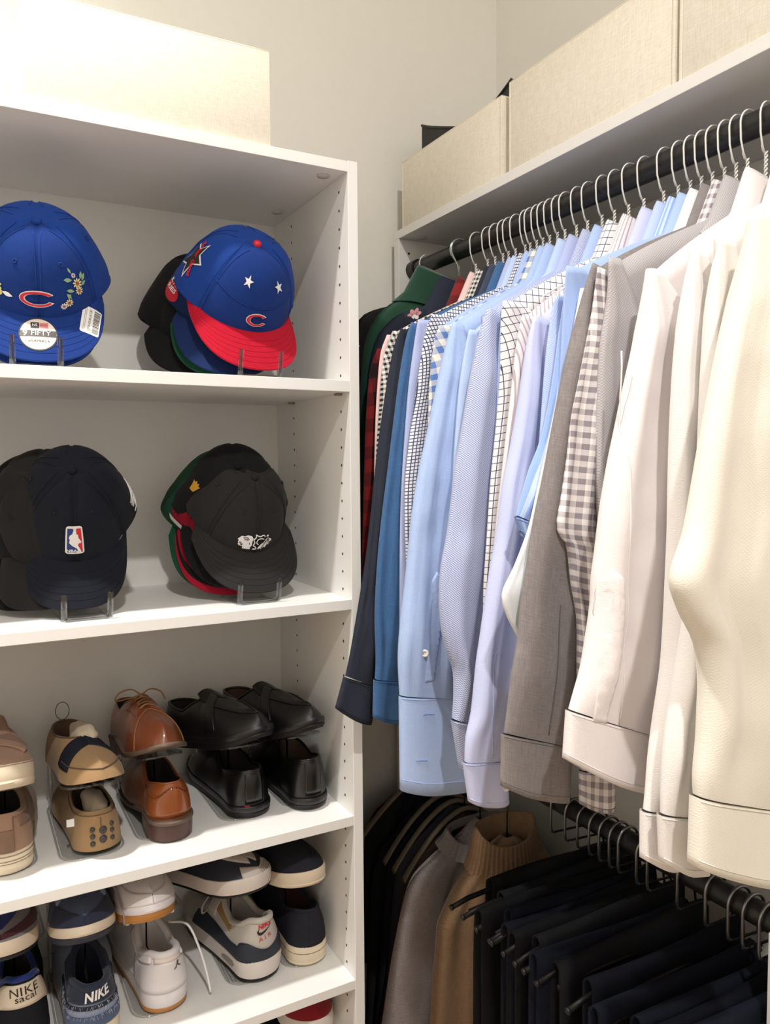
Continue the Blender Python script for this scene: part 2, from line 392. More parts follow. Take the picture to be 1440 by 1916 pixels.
SLV={
 'red':(1.29,[(0.69,0.211),(0.676,0.173),(0.667,0.105),(0.662,0.017),(0.656,-0.131),(0.652,-0.281),(0.649,-0.381)],[(0.72,0.211),(0.772,0.173),(0.787,0.105),(0.782,0.017),(0.776,-0.131),(0.772,-0.281),(0.769,-0.381)],None,None),
 'pink':(1.25,[(0.688,0.23),(0.675,0.197),(0.668,0.14),(0.663,0.064),(0.658,-0.08),(0.652,-0.225),(0.646,-0.371)],[(0.718,0.23),(0.771,0.197),(0.788,0.14),(0.783,0.064),(0.778,-0.08),(0.772,-0.225),(0.766,-0.371)],None,None),
 'bwg':(1.225,[(0.686,0.233),(0.672,0.203),(0.663,0.156),(0.658,0.1),(0.65,0.006),(0.644,-0.126),(0.638,-0.365)],[(0.716,0.233),(0.768,0.203),(0.783,0.156),(0.778,0.1),(0.77,0.006),(0.764,-0.126),(0.758,-0.365)],None,None),
 'char':(1.19,[(0.683,0.233),(0.669,0.199),(0.655,0.134),(0.642,0.061),(0.631,-0.012),(0.62,-0.103),(0.609,-0.176),(0.595,-0.249),(0.58,-0.321),(0.57,-0.361)],[(0.693,0.223),(0.695,0.173),(0.688,0.099),(0.679,0.015),(0.668,-0.068),(0.659,-0.142),(0.652,-0.217),(0.643,-0.31),(0.629,-0.389)],[(0.569,-0.363),(0.553,-0.414)],[(0.629,-0.391),(0.616,-0.454)]),
 'cham':(1.15,[(0.68,0.236),(0.668,0.202),(0.655,0.131),(0.644,0.059),(0.632,-0.021),(0.62,-0.101),(0.612,-0.172),(0.607,-0.253),(0.608,-0.325),(0.606,-0.362)],[(0.696,0.231),(0.707,0.169),(0.701,0.096),(0.692,0.006),(0.684,-0.076),(0.676,-0.158),(0.669,-0.259),(0.663,-0.323),(0.659,-0.374)],[(0.606,-0.363),(0.604,-0.427)],[(0.659,-0.374),(0.658,-0.443)]),
 'peri':(1.115,[(0.672,0.234),(0.665,0.197),(0.654,0.127),(0.647,0.058),(0.64,-0.029),(0.636,-0.117),(0.634,-0.294)],[(0.702,0.234),(0.761,0.197),(0.774,0.127),(0.767,0.058),(0.76,-0.029),(0.756,-0.117),(0.754,-0.294)],None,None),
 'mini':(1.085,[(0.68,0.238),(0.668,0.21),(0.656,0.15),(0.644,0.082),(0.635,0.022),(0.629,-0.029),(0.628,-0.088),(0.63,-0.166),(0.634,-0.288)],[(0.71,0.238),(0.764,0.21),(0.776,0.15),(0.764,0.082),(0.755,0.022),(0.749,-0.029),(0.748,-0.088),(0.75,-0.166),(0.754,-0.288)],None,None),
 'bigg':(1.06,[(0.679,0.217),(0.668,0.19),(0.661,0.139),(0.658,0.098),(0.656,0.014),(0.655,-0.114),(0.654,-0.286)],[(0.709,0.217),(0.764,0.19),(0.781,0.139),(0.778,0.098),(0.776,0.014),(0.775,-0.114),(0.774,-0.286)],None,None),
 'lb12':(1.024,[(0.68,0.217),(0.667,0.177),(0.648,0.103),(0.634,0.046),(0.619,-0.011),(0.606,-0.076),(0.598,-0.141),(0.592,-0.189),(0.585,-0.238),(0.58,-0.295),(0.582,-0.353)],[(0.7,0.21),(0.718,0.155),(0.718,0.088),(0.71,0.005),(0.702,-0.079),(0.694,-0.155),(0.688,-0.223),(0.684,-0.29),(0.685,-0.372)],[(0.584,-0.355),(0.585,-0.502)],[(0.685,-0.372),(0.714,-0.527)]),
 'lb13':(0.985,[(0.683,0.199),(0.676,0.172),(0.668,0.132),(0.662,0.084),(0.656,0.013),(0.652,-0.067),(0.646,-0.188),(0.656,-0.337)],[(0.713,0.199),(0.756,0.172),(0.768,0.132),(0.762,0.084),(0.756,0.013),(0.752,-0.067),(0.746,-0.188),(0.756,-0.337)],None,None),
 'dot':(0.936,[(0.681,0.222),(0.668,0.188),(0.657,0.142),(0.647,0.096),(0.635,0.035),(0.625,-0.011),(0.619,-0.056),(0.612,-0.102),(0.602,-0.147),(0.599,-0.193),(0.603,-0.24),(0.612,-0.272),(0.623,-0.301),(0.624,-0.336),(0.621,-0.371)],[(0.698,0.217),(0.723,0.145),(0.721,0.083),(0.713,0.012),(0.704,-0.067),(0.694,-0.138),(0.678,-0.208),(0.665,-0.278),(0.656,-0.341),(0.648,-0.381)],[(0.622,-0.373),(0.636,-0.447)],[(0.648,-0.381),(0.67,-0.448)]),
 'wind':(0.9,[(0.682,0.226),(0.678,0.198),(0.677,0.124),(0.67,0.049),(0.661,-0.026),(0.655,-0.101),(0.65,-0.162),(0.649,-0.185),(0.648,-0.253),(0.646,-0.315)],[(0.712,0.226),(0.766,0.198),(0.787,0.124),(0.78,0.049),(0.771,-0.026),(0.765,-0.101),(0.76,-0.162),(0.759,-0.185),(0.758,-0.253),(0.756,-0.315)],None,None),
 'strp':(0.862,[(0.685,0.201),(0.676,0.163),(0.668,0.105),(0.66,0.047),(0.65,-0.025),(0.642,-0.083),(0.635,-0.156),(0.63,-0.244)],[(0.715,0.201),(0.756,0.163),(0.768,0.105),(0.76,0.047),(0.75,-0.025),(0.742,-0.083),(0.735,-0.156),(0.73,-0.244)],None,None),
 'lav':(0.832,[(0.681,0.195),(0.669,0.152),(0.657,0.081),(0.643,0.018),(0.631,-0.031),(0.621,-0.094),(0.609,-0.15),(0.6,-0.199),(0.594,-0.234),(0.589,-0.261),(0.581,-0.324),(0.572,-0.358),(0.57,-0.39)],[(0.705,0.189),(0.724,0.119),(0.72,0.047),(0.702,-0.026),(0.687,-0.083),(0.677,-0.141),(0.67,-0.191),(0.662,-0.263),(0.651,-0.335),(0.633,-0.398)],[(0.57,-0.39),(0.579,-0.445)],[(0.633,-0.399),(0.637,-0.458)]),
 'lt':(0.797,[(0.686,0.214),(0.679,0.182),(0.671,0.127),(0.665,0.058),(0.659,-0.011),(0.653,-0.08),(0.651,-0.163),(0.647,-0.268)],[(0.716,0.214),(0.751,0.182),(0.761,0.127),(0.755,0.058),(0.749,-0.011),(0.743,-0.08),(0.741,-0.163),(0.737,-0.268)],None,None),
 'bstr':(0.775,[(0.682,0.205),(0.675,0.158),(0.663,0.09),(0.647,0.03),(0.628,-0.01),(0.616,-0.043),(0.608,-0.066)],[(0.709,0.194),(0.706,0.126),(0.694,0.058),(0.676,-0.004),(0.654,-0.051),(0.641,-0.081)],[(0.608,-0.067),(0.617,-0.085)],[(0.641,-0.082),(0.637,-0.094)]),
 'blue':(0.765,[(0.677,0.244),(0.673,0.202),(0.67,0.15),(0.664,0.07),(0.654,-0.01),(0.642,-0.09),(0.634,-0.191),(0.63,-0.293)],[(0.707,0.244),(0.737,0.202),(0.75,0.15),(0.744,0.07),(0.734,-0.01),(0.722,-0.09),(0.714,-0.191),(0.71,-0.293)],None,None),
 'white21':(0.745,[(0.682,0.213),(0.668,0.147),(0.649,0.081),(0.632,0.022),(0.616,-0.036),(0.603,-0.08),(0.582,-0.124),(0.564,-0.155),(0.57,-0.181),(0.582,-0.202),(0.595,-0.226),(0.601,-0.283)],[(0.703,0.215),(0.702,0.149),(0.692,0.069),(0.68,0.003),(0.671,-0.064),(0.663,-0.13),(0.655,-0.19),(0.651,-0.236),(0.652,-0.291)],None,None),
 'gch':(0.722,[(0.68,0.238),(0.67,0.213),(0.657,0.174),(0.642,0.129),(0.629,0.078),(0.617,0.028),(0.605,-0.022),(0.593,-0.066),(0.582,-0.122),(0.574,-0.165),(0.569,-0.209),(0.561,-0.246),(0.553,-0.295),(0.55,-0.314)],[(0.697,0.232),(0.704,0.185),(0.696,0.12),(0.684,0.055),(0.676,-0.01),(0.67,-0.075),(0.665,-0.141),(0.663,-0.22),(0.658,-0.286),(0.65,-0.349)],[(0.549,-0.315),(0.548,-0.377)],[(0.65,-0.35),(0.646,-0.418)]),
 'ging':(0.705,[(0.672,0.229),(0.662,0.166),(0.647,0.103),(0.634,0.052),(0.627,0.003),(0.619,-0.041),(0.613,-0.069),(0.616,-0.085),(0.628,-0.098),(0.635,-0.143),(0.645,-0.188),(0.646,-0.253),(0.651,-0.346),(0.653,-0.373)],[(0.691,0.224),(0.7,0.156),(0.693,0.092),(0.685,0.028),(0.679,-0.036),(0.678,-0.101),(0.683,-0.153),(0.688,-0.219),(0.698,-0.301),(0.705,-0.386)],[(0.653,-0.374),(0.654,-0.415)],[(0.705,-0.387),(0.705,-0.434)]),
 'dob':(0.69,[(0.675,0.237),(0.673,0.189),(0.664,0.139),(0.66,0.089),(0.658,0.04),(0.658,-0.01),(0.661,-0.054),(0.666,-0.118),(0.674,-0.215),(0.693,-0.316)],[(0.693,0.237),(0.729,0.169),(0.735,0.092),(0.732,0.009),(0.729,-0.056),(0.727,-0.155),(0.727,-0.254),(0.729,-0.342)],[(0.693,-0.316),(0.698,-0.376)],[(0.729,-0.343),(0.739,-0.385)]),
 'w26':(0.637,[(0.68,0.213),(0.676,0.185),(0.665,0.132),(0.651,0.084),(0.638,0.037),(0.627,-0.004),(0.617,-0.05),(0.61,-0.097),(0.605,-0.128),(0.604,-0.155),(0.598,-0.19),(0.59,-0.224),(0.579,-0.252),(0.573,-0.267)],[(0.701,0.212),(0.739,0.161),(0.744,0.1),(0.742,0.039),(0.741,-0.023),(0.736,-0.085),(0.728,-0.147),(0.721,-0.21),(0.713,-0.266),(0.704,-0.32)],[(0.573,-0.268),(0.569,-0.32)],[(0.704,-0.321),(0.697,-0.387)]),
 'w27':(0.585,[(0.691,0.226),(0.677,0.17),(0.668,0.103),(0.664,0.035),(0.663,-0.021),(0.663,-0.078),(0.66,-0.152),(0.656,-0.215),(0.646,-0.272),(0.639,-0.311),(0.635,-0.348),(0.632,-0.371)],[(0.711,0.224),(0.734,0.164),(0.736,0.095),(0.734,0.007),(0.728,-0.081),(0.724,-0.17),(0.717,-0.247),(0.708,-0.318),(0.703,-0.384)],[(0.631,-0.372),(0.632,-0.424)],[(0.703,-0.385),(0.695,-0.45)]),
 'w28':(0.555,[(0.694,0.231),(0.68,0.165),(0.674,0.089),(0.671,0.007),(0.666,-0.064),(0.66,-0.119),(0.649,-0.185),(0.637,-0.239),(0.627,-0.293),(0.624,-0.332),(0.624,-0.361)],[(0.719,0.228),(0.734,0.158),(0.733,0.063),(0.727,-0.022),(0.721,-0.107),(0.711,-0.192),(0.701,-0.278),(0.695,-0.379)],[(0.623,-0.362),(0.627,-0.412)],[(0.695,-0.38),(0.692,-0.443)]),
 'cr29':(0.506,[(0.679,0.238),(0.672,0.205),(0.657,0.153),(0.64,0.102),(0.626,0.051),(0.615,0.006),(0.607,-0.029),(0.597,-0.068),(0.585,-0.093),(0.579,-0.11),(0.584,-0.125),(0.596,-0.146),(0.612,-0.168),(0.619,-0.187),(0.623,-0.219),(0.62,-0.266),(0.615,-0.302),(0.616,-0.322)],[(0.702,0.237),(0.749,0.183),(0.765,0.115),(0.769,0.034),(0.767,-0.021),(0.764,-0.077),(0.762,-0.132),(0.76,-0.188),(0.758,-0.245),(0.758,-0.302),(0.759,-0.366)],[(0.616,-0.323),(0.614,-0.39)],[(0.759,-0.368),(0.764,-0.449)]),
}

def fold(s, v, seed, A):
    a = 1-2*abs(math.sin(PI*(1.35*s+.16*math.sin(2.6*v+seed)+seed*.37)))**.8
    b = 1-2*abs(math.sin(PI*(2.3*s-.35*v+seed*.71)))**.8
    return A*(a*.9+b*.45)
def sleeve_tube(Ls, Rs, y0, T, seed, A, n=56, m=40, open_end=True, top_close=True, wr=.003, cuffed=0):
    Lp = smooth_path([(x, 0, z) for x, z in Ls], n); Rp = smooth_path([(x, 0, z) for x, z in Rs], n)
    V = []; uv = []; vl = 0; prev = None
    for i in range(n):
        v = i/(n-1); a, b = Lp[i], Rp[i]; c = (a+b)/2; wd = (b-a).length
        if prev is not None: vl += (c-prev).length
        prev = c
        t = (T*(.30+.70*min(1, v*7)) if top_close else T)*(1-.30*max(0, (v-.86)/.14)*cuffed); calm = 1-.85*max(0, (v-.90)/.10)*cuffed
        for j in range(m):
            q = 2*PI*j/m; cx, sx = math.cos(q), math.sin(q)
            s = .5+.5*math.copysign(abs(cx)**.8, cx); yy = math.copysign(abs(sx)**.75, sx)
            p = a.lerp(b, s)
            env = min(1, v*5)*(1-abs(cx)**3)*calm
            gather = .0028*max(0, (v-.78)/.22)*(1-2*abs(math.sin(PI*(4.3*s+seed))))
            d = fold(s, v, seed, A)*env+gather*env+wr*env*noise.noise((p.x*22+seed, v*9, p.z*13+seed*3))
            V.append((p.x, y0-t*yy+d*(1 if yy > 0 else .3), p.z))
            uv.append(((s-.5)*wd+(0 if sx >= 0 else .37), -vl))
    F = grid_faces(n, m, True)
    if top_close: F.append(tuple(range(m-1, -1, -1)))
    return V, F, uv
def cuff_ring(cL, cR, y0, T, seed, m=40, n=8, flare=.0025):
    V = []; uv = []
    (a0, a1), (b0, b1) = cL, cR
    for shell, k in ((0, 1.0), (1, .80)):
        for i in range(n):
            v = i/(n-1) if shell == 0 else 1-i/(n-1)
            a = Vector((a0[0]+(a1[0]-a0[0])*v-flare, 0, a0[1]+(a1[1]-a0[1])*v)); b = Vector((b0[0]+(b1[0]-b0[0])*v+flare, 0, b0[1]+(b1[1]-b0[1])*v))
            for j in range(m):
                q = 2*PI*j/m; cx, sx = math.cos(q), math.sin(q)
                s = .5+.5*math.copysign(abs(cx)**.8, cx)*(1 if shell == 0 else .975); yy = math.copysign(abs(sx)**.6, sx)*k
                p = a.lerp(b, s); e = (1-abs(cx)**3)
                sagz = .006*math.sin(PI*s)*v
                d = .0025*e*math.sin(2*PI*(1.1*s+seed*.4))*(.4+.6*v)
                V.append((p.x, y0-(T+.0008)*yy+d, p.z-sagz)); uv.append((s*(b-a).length, -v*(a0[1]-a1[1])+.003))
    return V, grid_faces(2*n, m, True), uv
def body_shell(yh, ys, tipz, hem, T, seed, half=.238, neckz=.312, A=.006, x0=RX, neck=.062, nc=34, nr=26, xmax=1.187, hw=((0, 1), (.10, .985), (.3, .87), (.6, .85), (1, .84))):
    V = []; uv = []
    for side in (0, 1):
        for i in range(nr):
            v = i/(nr-1)
            for j in range(nc):
                c = -1+2*j/(nc-1); X = c*half*interp(hw, v); d = abs(c)*half
                zt = neckz-.012 if d < neck*.7 else (neckz if d < neck else neckz-(d-neck)/(half-neck)*(neckz-tipz)-.010*max(0, (d-neck)/(half-neck))**3)
                if side == 1 and d < neck: zt += .012
                z = zt+(hem-zt)*v+(.02*(1-c*c)*-1+.015)*v
                yc = yh+(ys-yh)*(-c*half)/.245
                t = T*max(0, 1-abs(c)**5)**.5*min(1, .25+v*5)
                dd = fold(c*1.3+.5, v, seed, A)*min(1, v*3)*(1-abs(c)**4)
                V.append((min(x0+X, xmax), yc+(t if side else -t)+dd, z)); uv.append((c*half, z+(.5 if side else 0)))
    F = grid_faces(nr, nc)+[tuple(reversed(q)) for q in grid_faces(nr, nc, False, nr*nc)]
    n2 = nr*nc
    for i in range(nr-1):
        for j in (0, nc-1):
            q = (i*nc+j, (i+1)*nc+j, n2+(i+1)*nc+j, n2+i*nc+j); F.append(q if j == 0 else tuple(reversed(q)))
    for j in range(nc-1):
        F.append((j, n2+j, n2+j+1, j+1)); b = (nr-1)*nc; F.append((b+j, b+j+1, n2+b+j+1, n2+b+j))
    return V, F, uv
def collar(yh, rz, z0=.276, z1=.352, rx=.056, ry=.017, lean=.012, x0=RX):
    V = []; uv = []; m = 36
    for k, (f, zz) in enumerate(((1.80, z0+.012), (1.38, z0+.40*(z1-z0)), (.92, z1-.007), (.84, z1), (.76, z1-.005), (.74, z0+.022))):
        for j in range(m):
            a = 2*PI*j/m; ca, sa = math.cos(a), math.sin(a)
            pt = max(0, -sa)**6*.016*(1 if k == 0 else (.5 if k == 1 else 0))      # collar points hang lower at the front
            x, y = rx*f*ca, ry*(f if f < 1 else 1+(f-1)*.5)*sa
            if k == 0: pt += .004*abs(ca)**3
            z = zz-pt+lean*sa*.5*(1 if k in (2, 3, 4) else .2)-(.013*ca if k in (2, 3, 4) else 0)
            V.append((x0+x*math.cos(rz)-y*math.sin(rz), yh+x*math.sin(rz)+y*math.cos(rz), z)); uv.append((rx*a*.7, z))
    return V, grid_faces(6, m, True), uv
BTN = solid('shell button', (226, 220, 204), .3, .05)
def button(p, r, parent, nrm=(-.55, -.83, 0), mat=None):
    N = Vector(nrm).normalized(); q = N.to_track_quat('Z', 'Y').to_matrix().to_4x4(); q.translation = Vector(p)
    prof = [(0, .0011), (.45, .0010), (.6, .0018), (.9, .0018), (1.0, .0008), (.95, -.0008), (0, -.0008)]
    V = []; m = 16
    for a, h in prof:
        for j in range(m): V.append(q @ Vector((a*r*math.cos(2*PI*j/m), a*r*math.sin(2*PI*j/m), h)))
    b = mk('button', V, grid_faces(len(prof), m, True), mat or BTN, parent)
    for dx, dy in ((1, 1), (-1, 1), (-1, -1), (1, -1)):
        c = q @ Vector((dx*r*.2, dy*r*.2, .00115)); mk('thread_hole', *tube([c, c+N*.0003], r*.09, 6), DARK, b)
SEAM = {}
def seam_line(pts, mat, parent, r=.0009, name='seam'):
    mk(name, *tube(smooth_path(pts, 24), r, 5), mat, parent)
def surf_y(sl, x, z, y0, T):                      # near face of a sleeve at x, z
    return y0-T*.98
LAST = {}
def near_y(x, z):                                    # near face of the sleeve just built, at x and z
    q = sorted(((p[0]-x)**2+(p[2]-z)**2, p[1]) for p in LAST['V'])[:4]
    return sum(p[1]/(p[0]+1e-7) for p in q)/sum(1/(p[0]+1e-7) for p in q)
def on_sleeve(name, outline, mat, parent, off=.0012):
    e = flat([outline], .007); n = len(e[0]); Y = [near_y(p.x, p.y) for p in e[0]]
    V = [(p.x, y-off, p.y) for p, y in zip(e[0], Y)]+[(p.x, y+.0015, p.y) for p, y in zip(e[0], Y)]
    ed = {}
    for f in e[1]:
        for a, b in zip(f, f[1:]+f[:1]): ed[(a, b)] = 1
    F = list(e[1])+[tuple(reversed([i+n for i in f])) for f in e[1]]+[(b, a, a+n, b+n) for a, b in ed if (b, a) not in ed]
    return mk(name, V, F, mat, parent, uv=[(p.x, p.y) for p in e[0]]*2)
def seam_on(pts, parent, mat, r=.0006, name='seam'):
    P = smooth_path([(x, 0, z) for x, z in pts], 26); mk(name, *tube([(p.x, near_y(p.x, p.z)-.0003, p.z) for p in P], r, 5), mat, parent)
def shirt(key, label, mat, yh, T=.012, A=.0052, cat='shirt', hem=-.40, group=None, name='dress_shirt', col=True, body=True, seed=None, hang=None, colmat=None, tip=None, cuffmat=None):
    ys, Ls, Rs, cL, cR = SLV[key]
    seed = seed if seed is not None else (hash_(key) % 97)/9.7
    rz = math.atan2(yh-ys, .245)
    r = thing(name, label, cat, (RX, yh, (hem if hem else -.4)), group)
    s = sleeve_tube(Ls, Rs, ys, T, seed, A, cuffed=1 if cL else 0); mk('sleeve', s[0], s[1], mat, r, uv=s[2])
    LAST['V'] = [p for p in s[0] if p[1] < ys]
    if cL:
        c = cuff_ring(cL, cR, ys, T*.74, seed); cf = mk('cuff', c[0], c[1], cuffmat or mat, r, uv=c[2])
        m_, n_ = 40, 8
        LAST['V'] = LAST['V']+[p for p in c[0][:m_*n_] if p[1] < ys]
        for row, e in ((0, .0004), (6, .0003)):
            mk('cuff_stitch', *tube([(c[0][row*m_+j][0], c[0][row*m_+j][1]-e, c[0][row*m_+j][2]-.002) for j in range(1, 20)], .0005, 4), mat, cf, uv=None)
    if body:
        b = body_shell(yh, ys, Ls[0][1]+.004, hem, min(T, .011), seed); mk('body', b[0], b[1], mat, r, uv=b[2])
    if col:
        c = collar(yh, rz); mk('collar', c[0], c[1], colmat or mat, r, uv=c[2])
    if hang: place_hanger(yh, rz, hang)
    return r
def hash_(s):
    h = 7
    for ch in s: h = (h*31+ord(ch)) % 10007
    return h
def hidden_shirt(key_like, label, mat, yh, dy=-.02, tipz=.225, T=.007):
    ys = yh+dy; rz = math.atan2(yh-ys, .245); seed = yh*37 % 7
    r = thing('dress_shirt', label, 'shirt', (RX, yh, -.40), 'shirts hanging on white wire hangers')
    b = body_shell(yh, ys, tipz, -.38, T, seed); mk('body', b[0], b[1], mat, r, uv=b[2])
    Ls = [(.69, tipz-.01), (.684, .15), (.68, 0), (.68, -.2), (.68, -.34)]; Rs = [(.715, tipz-.02), (.76, .15), (.76, 0), (.755, -.2), (.75, -.34)]
    s = sleeve_tube(Ls, Rs, ys, T, seed, .002, 30, 28); mk('sleeve', s[0], s[1], mat, r, uv=s[2])
    c = collar(yh, rz); mk('collar', c[0], c[1], mat, r, uv=c[2])
    return r

# ---- fabrics
FB = dict(
 black=fabric('black wool', (26, 26, 25), streak=.05),
 green=fabric('green velour', (22, 74, 52), (14, 54, 38), 'chambray', sheen=.5),
 navyf=fabric('navy cotton', (48, 52, 66), (38, 42, 56), 'chambray'),
 red=fabric('red buffalo plaid', (136, 34, 36), (44, 22, 24), 'gingham', .05, .5),
 pink=fabric('pink cotton', (232, 200, 198)),
 bwg=fabric('black white gingham', (232, 228, 222), (30, 30, 32), 'gingham', .009, .5),
 char=fabric('charcoal twill', (52, 56, 68), (42, 46, 57), 'chambray'),
 cham=fabric('teal blue chambray', (70, 110, 156), (50, 86, 132), 'chambray', streak=.2),
 peri=fabric('periwinkle cotton', (174, 184, 224)),
 mini=fabric('white and navy mini check', (226, 226, 234), (62, 68, 98), 'window', .0058, .26),
 bigg=fabric('blue and cream gingham', (228, 226, 214), (92, 124, 186), 'gingham', .020, .5),
 lb12=fabric('sky blue oxford', (178, 198, 234), (160, 183, 226), 'chambray'),
 lb13=fabric('pale blue poplin', (182, 202, 236)),
 dot=fabric('slate blue dobby dot', (134, 144, 190), (206, 212, 232), 'dots', .0032),
 wind=fabric('white windowpane check', (232, 230, 234), (66, 66, 86), 'window', .0108, .10),
 strp=fabric('pink and grey stripe', (234, 226, 226), (182, 168, 178), 'stripe', .007, .3),
 lav=fabric('pale lavender sateen', (188, 200, 236), (204, 204, 236), 'ombre', rough=.55),
 lt=fabric('light blue pique', (166, 186, 236), (196, 210, 242), 'dots', .003),
 bstr=fabric('blue and white stripe', (194, 212, 244), (146, 174, 230), 'stripe', .0105, .5),
 blue=fabric('cornflower broadcloth', (166, 188, 234)),
 white21=fabric('white linen', (228, 232, 236)),
 gch=fabric('grey brown chambray', (150, 143, 142), (110, 105, 105), 'chambray', streak=.25),
 ging=fabric('taupe and cream gingham', (234, 227, 226), (138, 130, 136), 'gingham', .0135, .5),
 dob=fabric('grey dobby weave', (188, 184, 186), (164, 160, 162), 'dots', .0035),
 w26=fabric('white broadcloth', (232, 223, 223), (237, 230, 229), 'ombre', rough=.7, streak=.04),
 w27=fabric('white poplin', (235, 230, 227), streak=.04),
 w28=fabric('white twill', (234, 229, 225), streak=.04),
 cr29=fabric('ivory pique', (236, 231, 220), (230, 224, 211), 'dots', .0034, streak=.03),
 navy=fabric('dark navy cotton', (58, 66, 92)),
)
def lower_garment(name, label, cat, mat, yh, outline, T, hem=-1.32, wd=.125, collar_kind=None, colmat=None, halfmax=.9, sl_T=None):
    r = thing(name, label, cat, (RX, yh, hem))
    ys = yh
    nr, nc = 40, 40; L = smooth_path([(x, 0, z) for x, z in outline], nr); V = []; uv = []
    for side in (0, 1):
        for i in range(nr):
            v = i/(nr-1); hx = RX-L[i].x; hx2 = min(hx, XW-.02-RX)
            for j in range(nc):
                c = -1+2*j/(nc-1); x = RX+(c*hx if c < 0 else c*hx2)
                t = T*max(0, 1-abs(c)**6)**.5*min(1, .35+v*4)
                crease = -.010*math.exp(-((c+.62)/.06)**2)*min(1, max(0, v*3-.9))       # fold between sleeve and body
                dd = fold(c*1.5+.5, v, yh*9, .005)*min(1, v*3)*(1-abs(c)**4)+.004*noise.noise((x*15, z_(L[i].z)*6, yh*11))
                V.append((x, yh+(t if side else -t-crease*-1)+dd, L[i].z-.01*(1-c*c)*0)); uv.append((x, L[i].z))
    n2 = nr*nc
    F = grid_faces(nr, nc)+[tuple(reversed(q)) for q in grid_faces(nr, nc, False, n2)]
    for i in range(nr-1):
        for j in (0, nc-1):
            q = (i*nc+j, (i+1)*nc+j, n2+(i+1)*nc+j, n2+i*nc+j); F.append(q if j == 0 else tuple(reversed(q)))
    mk('body', V, F, mat, r, uv=uv)
    return r
def z_(z): return z
GR = 'shirts hanging on white wire hangers'
LASTR = [None]
# garments nearest the corner
lower_garment('jacket', 'black jacket pushed into the wall corner behind the green jacket', 'jacket', FB['black'], 1.500, [(.90, .355), (.86, .345), (.80, .328), (.765, .310), (.735, .265), (.715, .18), (.705, 0), (.70, -.42)], .018)
gj = lower_garment('jacket', 'dark green velvety jacket with a turned-up collar', 'jacket', FB['green'], 1.435, [(.90, .380), (.872, .366), (.848, .352), (.79, .322), (.752, .278), (.731, .20), (.72, 0), (.71, -.42)], .024)
c = collar(1.435, 0, .325, .402, .068, .024, lean=.018); mk('collar', c[0], c[1], FB['green'], gj, uv=c[2])
place_hanger(1.494, .03, 'white wire hanger closest to the rod socket, holding the green jacket')
nf = lower_garment('shirt', 'navy shirt with pink embroidered flower on the shoulder', 'shirt', FB['navyf'], 1.345, [(.90, .334), (.84, .314), (.766, .288), (.734, .262), (.713, .231), (.695, .15), (.69, 0), (.68, -.42)], .016)
c = collar(1.345, 0, .282, .360, .070, .022, lean=.014); mk('collar', c[0], c[1], FB['navyf'], nf, uv=c[2])
# beige hanger with two hooks of bright wire
bh = thing('beige_hanger', 'flat beige plastic hanger inside the navy embroidered shirt', 'clothes hanger', (RX, 1.367, .30))
BEI = solid('beige plastic', (214, 200, 168), .45, .04)
n = 21; V = []
for i in range(n):
    c = -1+2*i/(n-1); zc = .344-.112*abs(c)**1.1; x = RX+.190*c
    for dz, dy in ((-.011, -.005), (.008, -.006), (.011, 0), (.008, .006), (-.011, .005)): V.append((x, 1.367+dy, zc+dz))
mk('arms', V, grid_faces(n, 5, True)+[(4, 3, 2, 1, 0), tuple((n-1)*5+k for k in range(5))], BEI, bh, auto=50)
mk('hook_block', *box(RX-.022, RX+.020, 1.361, 1.373, .342, .372, .004), BEI, bh)
for dy, dx in ((-.0022, 0), (.0022, .006)):
    hk = [(RX-.004+dx, 1.367+dy, .370), (RX-.006+dx, 1.367+dy, .402)]+[(RX+.0225*math.cos(PI*1.16-PI*1.3*k/20), 1.367+dy, RZ+.0225*math.sin(PI*1.16-PI*1.3*k/20)+.001) for k in range(21)]
    mk('hook', *tube(hk, .0016, 8), solid('pale steel', (190, 205, 200), .25, .02, metal=.6), bh)
# embroidered flower on the navy shoulder
FLP = solid('pink thread', (214, 150, 156), .7, .1); FLW = solid('white thread', (232, 228, 222), .7, .05); FLG = solid('green thread', (96, 140, 92), .7, .1)
c0 = Vector((.792, 1.334, .288))
for k in range(6):
    a = k*PI/3; dx, dz = .008*math.cos(a), .006*math.sin(a)
    e = flat([ell(dx, dz, .0062, .004, 12, rot=a)], .01)
    mk('flower_petal', [(c0.x+p.x-.0*p.y, c0.y-.006-.25*p.x, c0.z+p.y+.30*p.x) for p in e[0]], e[1], FLP if k < 4 else FLW, nf)
for k in range(3):
    e = flat([ell(-.015-.005*k, -.008-.003*k, .006, .002, 10, rot=.6+k*.5)], .01)
    mk('flower_leaf', [(c0.x+p.x, c0.y-.006-.25*p.x, c0.z+p.y+.30*p.x) for p in e[0]], e[1], FLW if k % 2 else FLG, nf)

def S(*a, **k):
    LASTR[0] = shirt(*a, **k); return LASTR[0]
S('red', 'red and black buffalo plaid flannel shirt', FB['red'], 1.304, .010, name='flannel_shirt', hang='white wire hanger holding the red plaid flannel shirt')
S('pink', 'pale pink cotton shirt beside the red flannel', FB['pink'], 1.264, .007, name='dress_shirt', group=GR, hang='white wire hanger holding the pale pink shirt')
S('bwg', 'narrow black and white gingham shirt beside the pink shirt', FB['bwg'], 1.240, .006, group=GR, hang='white wire hanger holding the black gingham shirt')
S('char', 'charcoal grey twill shirt with flaring dark cuff next to the shelf tower', FB['char'], 1.216, .010, group=GR, name='twill_shirt', hang='white wire hanger holding the charcoal twill shirt')
hidden_shirt('', 'dark navy cotton shirt tucked behind the teal chambray shirt', FB['navy'], 1.199, -.022)
place_hanger(1.199, .09, 'white wire hanger holding the dark navy cotton shirt')
S('cham', 'teal blue denim chambray shirt with double-stitched cuff', FB['cham'], 1.178, .011, group=GR, name='denim_shirt', hang='white wire hanger holding the teal chambray shirt')
